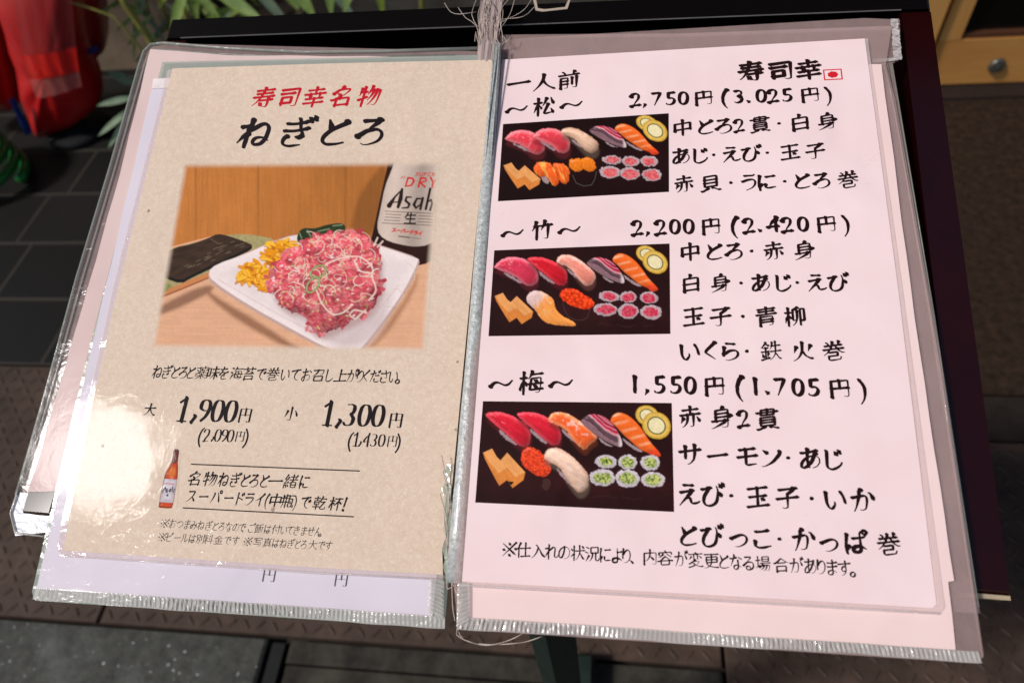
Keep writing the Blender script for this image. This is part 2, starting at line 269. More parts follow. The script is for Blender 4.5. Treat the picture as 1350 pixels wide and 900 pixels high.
GLYPH = '''(ĽŤĴśįŐĪŀĪĸĪĪĭĠĳđĻĆ
)ġŤĬŒıŅĲĺĲįįĞīĔĢć
0ĲģķĢĿĥŃĪŇĵňņņŐŁŚļŝĴŞĮśĩŔħŊĦĿĨİĭĦĲģ
1ķŞķĢ
2ģĞįĢňĢ ģőħŚĪŜĳŞĹŝľŚłœłŌŀłıĬĮġ
3ĹłłķŃıŀĨĻĤĳĢĪģĥĨ ĩŝķŞľśŁŗłŐŀŉĹŀ ĴŁļŁ
4ńšŀŒŁġ ġĶĪĸŊĸ łŖĶŐĪŀĨķ
5ŃŞĭŝĬņĮŃĺłŁľŅĳłĪĽĥĴĢĩĤĥĥĤĪ
6ĭłĲŀľĿńļŇĵŇĮŅĩŁĥķĢıģīĨĨĲħĸĩľĭł ĭłįŃĭł ļśĴŕĭŊīŅĮŀ
7ĦŞłŞŅŜłŒĭĢ
8İłĨķħĲħīįĤķĢłĥŇĬňİŇĶĿł ĮŀŁŀ İĿĩŋĨőĩŖįŜĴŞĺŞłśņœņŋĿĿ
9ņŁĴŀĬńĩŇħŎĩŗĬśĲŞĺŞłŚņőŇŇŁĵĻĬıģ
※ĪŦŐńŶġ ŶŦŐńĪġ ōŦœŞ ĪņĲł ŮņŶł ōĨœĠ
、ħİĭĬĻĝ
。ħğĮěĴěĹĝļġľħĻįĸĲĲĴĩİĥĪĥĤħğ
あŧŖŢŒŝņŗĺŏİňĭņħķĢıģĭħĭİįĵĵľļńňŋśōŨŊŰŅųĿŴĸųįŮĨŪģşĞŘĝ ňūŅŀňĩŊĢ ĮŞŃŝŬš
いįŢıĺĸĨĽģłĢŇĤŏİŎĹ ŦŞůŌŶı
うıōĵŌŅŐŕőŝŐŢŎŨŇŪŀũĺŨĴţĭŝħŖģłĝ ĽŨşŤŢŤŧŨ
えĿũŢŤ ĳŎŢő śőřŉŎľŊĸńĴĮĞ ŊĸŒĶŕĴśģşğŤĞųğŹģ
おŦşŹœ ĬŘĽŗŘś łūłĢľğķĠİĥĭĩĭįİĳĻļņŁŖńŞńŨŁŬľŰķŰİŬĨŨĤŚğŔĠ
かŦŞūŜŭřźľ ĨŒőŕŗŔŜŏŞŅŜĴŗģŔġŏğņğłĢ ŊŭńŧłŗļŃĴĬĬĞ
がũŝŸľ ŃũŁŗļńĵĲĬğ ħŒœŔŘŒśōŜłśĲŖĤœġōğņğŀģ ŵűżŤ ūŬűš
きışŉŝŬŢ ķĸĵĪķĤļĠŉĝŤĞ ŎŭœŨŚōşŇťķţĵŔķ ıŊőŉŲŎ
ぎĬŊňňŭō ŦŬũŪůŠ ųŰźŤ ŐĶśĵŠĸ ŋŬŏŨŗōŠļŞĶ ĮşĺŝōŝŦš ĹĹĲĵıĬĲĦĸĠŇĜšĞ şķŞĹşķ
くşũļŋĹńĺŀľļŞĠ
こĴĻĴīķħľĢŅĠœğŰĢ ķŠōŞŨŠ
ごķŞŦŞ ŶůŻť ĲĸĲĭĳĨĹģĽġŇğœğŭġ ŪŬŰš
さıřŗŘůŜŴŢ őŬŖũřśťłŧļťĻŕļ ĸļĵĬķĦļĢŊĞŞĞŨĠ
しĺũĺĲļĦŀġŊĝśğšġūĨŲĮųĲ
じŦŦŭř ķŪĺťĸĲĹĩĽĢňĜőĜřĞšġŪħŰĭűĲ řŠŠŔ
すĪŜŸŜ ŘŪřōśĻŗĭőĥŊĠńĞľğ ŚŋŎōŇŋŁŅŀĿŁĹŇĳŋĲŘĲ ŖĲŔİŖĲ
せļťļįĿĥńĢŋĠŬĢ ŤŨŢĺŝĸŒĸ ĥōĪŌřőŸœ
だĨŖķŖŔŚ ŲūŹş ŎĳŎĦŕĠŝğůğŲĠŶĥ łŨĺŃĭĝ œŉŲŉ ŧŧŮŚ
っĲŃŒŌşŌŨňŭłůĻŮĴŪĭŤĨŜĤōĠłģ
つĪŏŏŚŝśũŘŮŔŲŏŴňŴŀŰķŪİśĨŎĤŅĤĿħ
てĩŜőšŴŢ śŢŘśŐœŊňňĿňĶōĭœħŝĢŪğ
でřšŗŚŏŒŉňňĶŌĭœĦŝġũĞ ĩŜŲŢ űŔŷň ŦŐŬń
とŬŞũŚňŊĹĺķĴķĭĻĦņĠŞğŰĢ ĺŧňŉ
なŞŌŠĪŝġřĞőĜŊĞŃģŃĪŅįŋĲœĳŜĲŨĭŴĥ ņūńŝŀŗĹņĮı ĪŚĽřŕŝ ŤŜŷő
にĳŧĮŃĮııĩĲĝ ĹĺĶįİĪ ŎŝŲŝ ŋķŋĭŌĨŐĥŘģŵĤ
ねĿŪĿŝļŁĽĜ ĽłĵľħĪ ļŌŅŎŘŚšŜũřŮœűŋűĵŭĩŨģŢġŘġœĤőĩőĭœĲŘĴŞĵŭĳűĮŸī ĨŗĿř
のőţŐŖōŅŇĵŀĪĸĨĴĩįĬĬĵīŁĭňıőĺŚłŞŋšŚšŦŝūŘűŐŴňŴĿűĲūĩŢģŖĠŎĢ
はĲŨĭńĭİİĨİĝ ĹĹĵĮįĩ ŤŨŤŀŦĮŤĤŞĠŖğōġňĦŇĪŉİŎĳœĵŢĴŮįŹħ ňŕŠŔŷŗ
ぱŧūŢŤţīŢĤŞğŕĝŊĠņĥņīňįŎĳŕĴşĳŬĭŷĥ ņŔŬŔųŖŸŚ İŧĪļīĭĮĜ ĶĹĲĬĬĩ ŽŨżţŵşŰšŭŧůŭŴůźŮŽŨ
びŷŮżŢ łŠŀřĳŅįĶįĮĳĥķĠłĜŋĜŕğśģŠĪţĴŦőţŞšŤ ĩŞľşŋš ťōŬŉŶĸ ŬŪųŞ
まĲşŎŜŰş ĲŉŀňŘňŰŊ œūœľŔĬœĤŏğŉĝļĞĵĤĵīķİļĲŅĴŐĴŠĮŮĦ
みŮŏŭľũĲťīŞģŘĞōĝ ķţœŤœşŋŉņńŃĹļīĸħĴĦĬĨĪīĩİĪĵĭĻıĿķńłņœņŪľŮĹŷĵźį
よŏŪŐĹŐĤŋğŃĝĶğİĤįĪĲıĸĴľĵōĵřıŦīůģ ŎŔůŖ
らĴĻĽĽŉńœņŝņŧŃŮĻůĴŭĬŨħţģŐĞŃĞļĢ ĸŘĴĴ ŁŨţš
りĻūķŔķķ ķŎľőńŚŋŠœţŘŤŞšţŝŦŖũŋŧĸŤıŞĩŖģŋğŅĞľĠ
るĸŤŚŤŝţŜŞŉŎņņ ĭķľŃŅŇŖňŤŅŬĿůĵŭĪŧģšĠŔĝŉĞńĠŁģŀĪŁĮŅıőıŕįřĪŜĞ
れĿŪĿŝļŁĽĜ ĨŗĿř ĽłĵľĩĮĩĪ ļŋŅōŗřŞśŤŚŨŖũŐŦĲŦĩŧĥŭĢŵģżħžĭ
ろŞŤŜŝŉōņņ ķţŤţ įķŁńŇņŖňŜňŤŅūĿŮķŮİŪĨţģŘğōĝŃĞļĢ
をĮļĸŇļŉŋŋŏŊŒŉŕńŖĮ ŲŌŘłŒľňĹłĲľĪŀģņğŐĝŭğ ŇūŅšļŎľŉ ľŋĽŌľŋ ĬşĿŝŦŠ
んļłłŁŏńœŁŖĹŖħřĢŞğũĠůĤŶįŷĳŶĸ ľłĿńľł ŎŧĽňļŁĲıīĞ
イůŧœŎĲŁĭŀĩŁ ŕŐŕĝ
サŢũŢňŞıŚīŒģŋğŅğ ħŔŸŔ ĽŨĽĸ
スĳŠŤŠťşŦŜšőŖľĻĨıĢīĢ ŕľŠĵŲġ
ドşŢťŖ ŀŧŀĝ ŪũűŜ ŀŋœņŬļ
パŀŝĿőĹľīĢ řŠŞŚťŌŴĢ ŵŜŸŝŻŠŻŧŷŬŰŬūŨŪŢůŜŵŜ
ビŰŮŶţ ŦŪŬş ĴŧĵĪĸĤłĠŜĠŬĢ ĴņłŉŜőŦŕũŚ
モŋŢŋĪŌĦŎģŔġŲĢ ĬńŶń ĳšŮš
ラķŤŬŤ ĮōŬōŮŋŮńŪĻŠįŐĤŅğĽĠ
ルŗŧŗĤŞĥťĨŲĲŹļ ĽŦĽŌĺķĶįİĦĬġĦġ
ンĵŢŉŒ ŵŗŵŏůņŜĳőĬŁĥĶĢĭģ
ーĬńŵń
一ĦŅŻŅ
上ōŭōĝ Ħğźğ ŋŎųŎ
中ŐůŐę ĪĺŶĺ īĳīŚĬŜĮŜŴŜŴŚŴĴ
乾ŮŋŬŃŘĨŖĢŗğŚĜŞěŴěŹĞŻĩ ĺůĺŔ ĤīŎī ĦŤōŤ ŞůśŢŒŒŋŒŇŕĪŔĪĽĬĺŉĺŉŔ ĺĻĺę ŚŠŻş ŖŊŴŋ Ĩňŋň
人ŐŬŌŐļĴĤĜ ōŎŚĸŪĨƀĚ
仕ľůĵŜĴŖĴę ŞŭŞĜ ĿŎżŎ łĞźĞ ĴœĭŐĤŅ
付ŭŮŬĞũĚŗĚ ĴŒĭŏĦņ ľůĵŜĴŕĴę ŋŇŗĲ ŃŘŻŘ
入łŨŋŠŏřŏŔŋňŅĺĸĨīĝĥĜ ŎŔŕőťĲŭĨŸĞŻĘ
内ŐŰŐřōŉňĿŁĶĹİĳİ ĬęĬśĮŝŴŜŴģŴĜŲĚŦęŞĞ ōŉŔņŪİ
円īęīŦĬŧųŧŶŦŶĤŵĝųĚŬęŦĚšĝ ĩŃŸŃ ŐũŐŁ
写ĩİŞİ ĿŢĺņĺłŬŀŪĬťĝŢěŜĚŐě ļŔūŔ ĪŜĪŨĬũŵũŷŧŷŜ
別ĴĿŋľŌļŊĥňĜŃęĻĚķĜ ŝţŝı ĶőĵĽĲıĭĤĦĚ ŵŮŵĞŲĚŨęţě ĶŐīőīũŁŪŋũŋőĶŐ
前ĬĿŌĿ ĭęĭŎňŏŊŎŋŌŊĝňĚĽĚ ĬįŌį ũůŤŦŢŞ ĦŞŻŞ ŞŏŞī ĴŰĹŭľŦĿŝ ŲőűĜůĚŨĚŠĝ
召ŊũņśĿŐķŉħŁ īŧŰŧŮœūŋŧňŘň ŮĝĶĝĴĢĴĺĶļŭļŮĝ
司ĩŖŢŖ İĬŘĬřłřńŗŅĲńĲĤ ĩŨŰŨųŧŲĞŰĜŧěţěŜğ
合ĵęĵĹķĺūĺŬę Ĵğŭğ ķŔĹŏĻŎŤŎŦŎŬŕ ĥōĪōķŔōŧŐŨŔŦūŔŷŎŻŎ
名ĻļĻę ĤĹĪķńĽŋļŮļůę Ĺğűğ ĪŔŁŤŪŤũŝŞőŒňŊŇ ŎűňŮŅŤ ŌňņĽ ĻŔŇŌŌņ
味ħĲļĲļŢļŤĺťīťĩŤĩĨ ŅņŜŅŢľŦĺŷĢ şůşę ŊŞŶŞ ŻņţŅŝľŘĺŌĩŁĠ
場ĿĹĥĭ ĲůĳĴ ŊŞŵŞ ũĺŧıšĤŘěœĚ Łņżņ ĺĮŀįňķŌĸŷĸŷĪŲěūęŤĜ Őņōķ řĺŗĲőĪňġŃĞ ĦřĿř ųŞųŒűőōőŌœŌŞŌŪŏŬŲŬųŞ
変ĨĮĮĮŁĺŤĺťĸŤĳŘĩŔĤ ŅŧņłńĹ ĶŘĭŋĦŉ ĦŦŹŦ ŏŰŒť ŤřūŖŶŊ ŅłŎń ļĶŊĩōĤ ŜŧŜň ĨęĿĞŐĥŘġŧĜŴĚŻĜ
大ŐůŎŏŅķĸĦĭĝĩĜĥĝ ŎŐŔŉŜĶŢĮŲğŷĜŻĞ ħőŋőŏŐŔőŹő
子ŪŨŧŠŒœőőŐĢŏĜŌĚŀęĹĞ İŧŷŧ ĦłŻł
容ĪŘĪŤĬťŴťŶŤŶř ġĳĩıĴĶĽĴŤĴŬķŷĲŻĴ ŃśİŋĭŊĦŊ ŏŰŒŤ ŜŚųŊ ŐōōŋĻļķĲķĠĹĞĻĜōĜŤĜŧĞŨĠŧĺŐō
寿ōŰŊśņŔŅŋŁņĽļķĴįīħĥ ĬŦŵŦ ĥňŻň ŦŀŦġťĜŤĚŜęœĝ łĮōĢ İŗűŗ ĽļŃĸŸĸ
小ũŗŴłŻį ĶŖİłħİ ŐŭŐĝŎěŇęŀĚĺĝ
巻řşŞŋ ōůŋŢŇśŃŎľŋĸŁĦĴ ĥōŻō ĬŞŴŞ ĲŮĶŬĹŨĻŝ ťŎŦņŭĿŷĸŽĹ ũůţŝ ĸŁĽľŞľŠļŠİŞĭĺĭĺġĻĝľĚņęŨĚŬĝŮĥ
幸İŤŰŤ ķŌĽŊ ŐľŐĘ ħĪŸĪ ļŔĽĻ ĤŒŻŒ ĬĽųĽ ţŔťŊŠĻ ŐůŐŐ
料ōįŻĸ ŮŰŮę ĦōŇō ŐŎŝņ ĶŰĶę ĴŃĽĿńĵńı ĦŪĪŞīŖ ŕŨţŝ ķŃİĿĥĪĥĤ ņũŀŕ
更ĳĴŀĦŐĠũěźĚ įŊųŊ ŐŪŐľŌįŇħĺğĪĚĢĝ ĦŪŹũ ŲŊŰĺŐĺĲĺıŊıřĴŚůŚŲŘŲŊ
杯ĶŌİņĥİĥī ĦřŅř ĶŰĶę ňŦŻŦ ŧŧŠŒšę ņĺŏŁŚōŢŏŪŎŹľ ĳŋĹŌĽŊłŅŃŀ
松ĳŊļňłĿłĻ ĵŰĵę ŬĵŷĜ şŎŚŀŐħŐĠŖğŵģ ŪŭůŝŸŊ ŘŬŐŖňň ĵŋįŅĤĬ ĥřŃř
柳śŮňťņšņĳŊıŖĳ ĦŚļř İŌĸňļŁļĽ ŘşŘŁŔĬŎĢŅĚ ĲŰĲę ĲńīŀĥĪ ŬĮŴĬŷİŷŤŴťŦŤŦĘ
梅śŌŦņ ŻħŋħŋįŐœŲŔŴŒųıŰĞŭěŪĚťĚŠĜ ŅľŻľ ĲŰıŇĲŀĲĘ ŒŰŐŦŅŔ ŎŤźŤ ĲņĬłĥİĥĪ ĦřĽř řķťį ıŌĸňļŁĽĹ
況ŦŉŦĠŧĜŪĚŷěźĞŻĨ œŉőĵōĪŉĢľĚ ĦŒĶŋ ļĺĪě ĬŮļŦ ŦňŊňňŉňũŘŪŴũŴŉŦň
海œĸŘķşİŠħ ĵĹĪĜ ĦŐĴň ŉŤźţ ļľżľ ŌůŊŦľŒ īŭĸŧ ŹĨņĨŋŒűœųőŲĬŮğŭěŪĚŞě ŚŔŚŌšŅšĽ
火ōŃŒŀřĲŢĨűĞźĜ ŴŚũł ŐŭŎńŉĹŃĮĻĥĲğħě ĶŚĬŁ
物ŐŝŹŜŷĵųġŮěŧĚšĞ şşŝŖřŉŌĳ ĪŪĩśĥŊ ĨřŃř ķŰķę ĥķĴĻĺĿņŁ ŭşŪŋţĸśĪŔġŐĞ ŖŰŒşňō
状ħŢĲŒ ĺůĺę ŬŬŵş ńőŻő ŜŰŝņŒīŉğńě ŜŅšŀŬĪűģźě ĻĿĳļĥİ
玉ŠĹťĶ ĦĝŻĝ ĮŅŲŅ ŏũŏĜ ĪŧŶŧ
瓶ĭŮıţ şņŦİ ıŜįĲĬĥħę ŖŔŰœŰĞŴěźĜŻħŹĬ řŪŕğŖĞŝĞŦĠŪĥ ĥĿōĿ ĦŚŋŚ ŅůŀŞłŖłę Ŏũźũ
生ĹůĴŝħŊ Ĳśŵś ĦĜŻĜ ıľŲľ ŐůŐě
白ŎŰŋŦŊŝ ĮŀŲŀ İęİŜĲŞŰŝŰę ĮġŲġ
真ŝģŠĤŹĚ ĴŎŬŎ ĴńŬń Őůōř ĩŦŸŦ ĵīĶřĸŚōŚŪřŪī ĴĹŬĹ ĦĬŻĬ ĥěĬĚŀģňģ
竹įŚŋŚŔŔ ĶůıŜĦŇ ŜŰŘŜōŇ ĺŜĺę ūŜŪĝũěťĚŞĚŚĜ ŖŚŻŚ
緒œĮŷĮ ľĲŃġ ŀŠĺŕĵőĭłĪĺ ĶŰĴŪĪŘĩŔĩŒĶő ĩİĦě ĦĻłľ ŞůŞŔŠŋŕĻŕĠřĞűĞŴğŵĢŴľřĿŋĻŃļŀľĽŊ ŸŪŭŖŪŎ ňŏżŏ ĴİĶĞ ŎŢūŢŲŝ
苔šŰšŜ ĵĘĴĲĵĴķĵŬĴŭę ĲĞůĞ Ħťźť ĭłŪņŰŅŲŀ ŚŔŠŒŧŌŪŅ ŋřĹŊĵł ľŰľŜ
薬Ħŧźŧ Ħıźı ŐľŐę ĪŚĶŐ ĿŊŠŊ ňĲŅĪĺģĪĜġĝ ŏŠŎŖ ĿůĿŠ ŶŚūőŧŐ ŧņŹĽ ħĽĺŅ šŰšş ŗĲŚĪŤĤŷĜŽĞ ŁŊŁĿłĽŜĽŞľŞŌŞŗŃŗŁŕŁŊ
貝Ĳŗůŗ ĥĜĬěŅĨ ŘĨŠħŵěŽě ĲŅůŅ ĴŗĴĴĵĲŬĲŭĴŭŅŬŪĵŪĴŗ
貫őŭŏŕ śĠşġŵĚŻę ĥšŻš Ĳŀůŀ Ĳĵůĵ ĥěĬĚŀġņĢ ĶŠķũĸūĺŬŪŬŬŪūšŪŗŧŖĶŖĵŗĶŠ ŭŀŭĪŬĨĶĨĴĪĴĳĴŉĵŋŬŋŭŀ
赤ŝŎŝğŚĚŏĚ ŅŎŅŀŃİĿħĹĠĴĜįě ŐůŐŋ ŬŀŹĩ ĴĿĪĭ ıŢůŢ ĨōŸō
身Ĩķũķ ķĶķŤŨŤŨħŧĞťěşĚŖĚŐĝ ŕŲŎŮŌŤ ĵŇŪŇ ŶŊůłŦĿ ŞĸśİŐĪĳĝĪĚĥĚ ĵŖŪŖ
金ŐőŐě ĶŗĸőĽŐťŐŬŗ ĦĜŹĜ ŪĳšĤ ĢŒĩőĵŖŎũŔŨşşŭŕŷőžŒ ĶĳĽĤ īļŵļ
鉄ĪśıŕŃŕ ħĞŊĥ ŏłŻł ĸŪŊŝ ĺŰĸŪĲŤĪśĥŘ ŤŰţĹŘĥŐĞŊě ŖŭŔŞŎŎ ŒŜŸŜ ŅĻŁĩ ĹŗĹġ ŢĸŧĴűĢŶĝźĜ īĺįĪ ħńňń
青ĬŨŵŨ ŐůŐō įŜűŜ ĴĵŬĵ ĦŎŻŎ ĵĘĵŀĶłĸŃŪłūĢŪĜŧĚśę ĴĩŬĩ
飯ŕőŴŒŶőűĽŬıũįŦĨŘě ĪĶłĶńĹńőĬŒĬĞ ĪŅņŅ ŘŒœŎœĵōĝŋĝńĠľį ŷūŔŦœŕŕŒŚŐşľŤĲŧįũĩŶĝŸěżĜ ĨĜĬğłĦ ĶŝĹő ĤŚĶŪļŨŉŝ
～ġļİŊŀŋŐŃŠĻŰĽſŌ
・ņŊŖĿ
,ĮĤĲĠĨĐ
①ĦŕĹŢ ĸŢĸĠ Ĩğňğ ĨĠňĠ
.ĨĨĶĚ
!ĺŬĴĴ įĤĴĞ'''
G = {}
for line in GLYPH.split('\n'):
    if not line: continue
    G[line[0]] = [[((ord(s[i]) - 256) / 100 - .3, (ord(s[i + 1]) - 256) / 100 - .3) for i in range(0, len(s), 2)] for s in line[1:].split(' ')]

def catmull(P,closed=False,step=.02):
    out=[]
    n=len(P)
    for i in range(n-1):
        p1,p2=P[i],P[i+1]
        p0=P[i-1] if i>0 else (2*p1[0]-p2[0],2*p1[1]-p2[1])
        p3=P[i+2] if i+2<n else (2*p2[0]-p1[0],2*p2[1]-p1[1])
        # sharp corner -> straight tangents
        def ang(a,b,c):
            v=(b[0]-a[0],b[1]-a[1]);w=(c[0]-b[0],c[1]-b[1])
            return (v[0]*w[0]+v[1]*w[1])/((math.hypot(*v)*math.hypot(*w))+1e-9)
        t1=((p2[0]-p0[0])/2,(p2[1]-p0[1])/2);t2=((p3[0]-p1[0])/2,(p3[1]-p1[1])/2)
        L=math.hypot(p2[0]-p1[0],p2[1]-p1[1])
        def cl(t,k):
            m=math.hypot(*t)
            return (t[0]/m*min(m,L)*k,t[1]/m*min(m,L)*k) if m>1e-9 else t
        k1=1 if i==0 or ang(p0,p1,p2)>.5 else 0.25
        k2=1 if i+2>=n or ang(p1,p2,p3)>.5 else 0.25
        t1=cl(t1,k1);t2=cl(t2,k2)
        m=max(2,int(L/step))
        for j in range(m):
            t=j/m;a=2*t**3-3*t*t+1;b=t**3-2*t*t+t;c=-2*t**3+3*t*t;d=t**3-t*t
            out.append((a*p1[0]+b*t1[0]+c*p2[0]+d*t2[0],a*p1[1]+b*t1[1]+c*p2[1]+d*t2[1]))
    out.append(P[-1]);return out
def ss(a,b,x):
    t=min(1,max(0,(x-a)/(b-a)));return t*t*(3-2*t)
def brush(P,w,style='brush',rnd=None,step=.02):
    """polyline -> list of (x,y,halfwidth)"""
    Q=catmull([tuple(p) for p in P],step=step)
    n=len(Q)
    S=[0]
    for i in range(n-1):S.append(S[-1]+math.hypot(Q[i+1][0]-Q[i][0],Q[i+1][1]-Q[i][1]))
    L=S[-1]+1e-9
    dx,dy=Q[-1][0]-Q[0][0],Q[-1][1]-Q[0][1]
    closed=math.hypot(dx,dy)<.03
    turn=math.hypot(dx,dy)/L
    # final direction
    k=max(0,n-1-max(2,int(.12/step)))
    ex,ey=Q[-1][0]-Q[k][0],Q[-1][1]-Q[k][1]
    ea=math.degrees(math.atan2(ey,ex))
    res=[]
    for i in range(n):
        a=Q[max(0,i-2)];b=Q[min(n-1,i+2)]
        th=math.atan2(b[1]-a[1],b[0]-a[0]);v=abs(math.sin(th));t=S[i]/L;s=S[i];e=L-S[i]
        if style=='mincho':
            h=.22+.78*v**1.5
            res.append((Q[i][0],Q[i][1],w*.5*h));continue
        th2=th+.61   # nib: ellipse, long axis 35 degrees below horizontal
        f=math.sqrt((1.12*math.sin(th2))**2+(.55*math.cos(th2))**2)
        if closed: g=.9
        elif L<.17: # dot: teardrop
            g=(.75+.75*ss(0,.6,t)-.3*ss(.8,1,t))*(1.35 if L<.12 else 1); f=max(f,.8)
        else:
            g=1+.16*math.exp(-(s/.05)**2)-.16*ss(.05,.5,t)*(1-ss(.6,1,t))
            if -35<ea<30 and dx>0 and turn>.93:      # horizontal: pressed end
                g+=.30*math.exp(-((e-.03)/.06)**2)-.2*math.exp(-(e/.02)**2)
            elif -75<ea<=-35 and dx>0:  # right-down sweep
                f=max(f,.8);g=.55+.75*ss(0,.75,t)-.95*ss(.82,1.0,t)
            elif ea<-100 or ea>150:     # left-down sweep tapers
                g*=1-.72*ss(.35,1.0,t)
            elif -100<=ea<=-75:
                g*=1-.25*ss(.8,1,t)
            else: g*=1-.55*ss(.65,1,t)
        res.append((Q[i][0],Q[i][1],max(.009,w*.5*f*g)))
    return res
def outline(B):
    """stroke -> (verts, faces) strip with round caps"""
    n=len(B);V=[];F=[]
    for i in range(n):
        a=B[max(0,i-1)];b=B[min(n-1,i+1)]
        tx,ty=b[0]-a[0],b[1]-a[1];m=math.hypot(tx,ty)+1e-12;nx,ny=-ty/m,tx/m
        x,y,r=B[i]
        V+=[(x+nx*r,y+ny*r),(x-nx*r,y-ny*r)]
        if i:F.append((2*i-2,2*i-1,2*i+1,2*i))
    for x,y,r in (B[0],B[-1]):
        k0=len(V);ca,sa=math.cos(-.61),math.sin(-.61)
        for k in range(10):
            c,d=math.cos(k*math.pi/5)*r*1.25,math.sin(k*math.pi/5)*r*.75
            V.append((x+c*ca-d*sa,y+c*sa+d*ca))
        F.append(tuple(range(k0,k0+10)))
    return V,F

# ------------------------------------------------------------------ the printed pictures
# Each picture is a flat print: a fine mesh whose vertices carry the printed colour.
class Hash:
    tab = RNG.random((256, 256))
def vnoise(x, y, seed=0):
    xi = np.floor(x).astype(int); yi = np.floor(y).astype(int); fx = x - xi; fy = y - yi
    fx = fx * fx * (3 - 2 * fx); fy = fy * fy * (3 - 2 * fy); T = Hash.tab; s = seed * 37
    g = lambda a, b: T[(a + s) % 256, (b + s * 3) % 256]
    return (g(xi, yi) * (1 - fx) + g(xi + 1, yi) * fx) * (1 - fy) + (g(xi, yi + 1) * (1 - fx) + g(xi + 1, yi + 1) * fx) * fy
def fbm(x, y, seed=0, o=4):
    r = 0; a = .5; t = 0
    for k in range(o):
        r = r + a * vnoise(x * 2 ** k, y * 2 ** k, seed + k); t += a; a *= .55
    return r / t
def cells(x, y, seed=0):
    """distance to nearest random point, and that point's random value"""
    xi = np.floor(x).astype(int); yi = np.floor(y).astype(int); best = np.full(x.shape, 9.); val = np.zeros(x.shape); T = Hash.tab
    for dx in (-1, 0, 1):
        for dy in (-1, 0, 1):
            a = xi + dx; b = yi + dy
            px = a + T[(a + seed) % 256, b % 256]; py = b + T[(a + 91) % 256, (b + seed) % 256]
            d = np.hypot(x - px, y - py); m = d < best
            best = np.where(m, d, best); val = np.where(m, T[a % 256, (b + 7 + seed) % 256], val)
    return best, val
def poly_sd(X, Y, P):
    """signed distance to a polygon, positive inside"""
    d = np.full(X.shape, 1e9); ins = np.zeros(X.shape, bool); n = len(P)
    for i in range(n):
        ax, ay = P[i]; bx, by = P[(i + 1) % n]; vx, vy = bx - ax, by - ay
        t = np.clip(((X - ax) * vx + (Y - ay) * vy) / (vx * vx + vy * vy + 1e-9), 0, 1)
        d = np.minimum(d, np.hypot(X - ax - t * vx, Y - ay - t * vy))
        c = (ay > Y) != (by > Y)
        with np.errstate(divide='ignore', invalid='ignore'):
            ins ^= c & (X < (bx - ax) * (Y - ay) / ((by - ay) if by != ay else 1e-9) + ax)
    return np.where(ins, d, -d)
def smooth_poly(P, k=2):
    P = [tuple(p) for p in P]
    for _ in range(k):
        Q = []
        for i in range(len(P)):
            a, b = P[i], P[(i + 1) % len(P)]
            Q += [(.75 * a[0] + .25 * b[0], .75 * a[1] + .25 * b[1]), (.25 * a[0] + .75 * b[0], .25 * a[1] + .75 * b[1])]
        P = Q
    return P
def rgb(*c): return lin(np.array(c, float))
def sst(a, b, x):
    t = np.clip((x - a) / (b - a), 0, 1); return t * t * (3 - 2 * t)

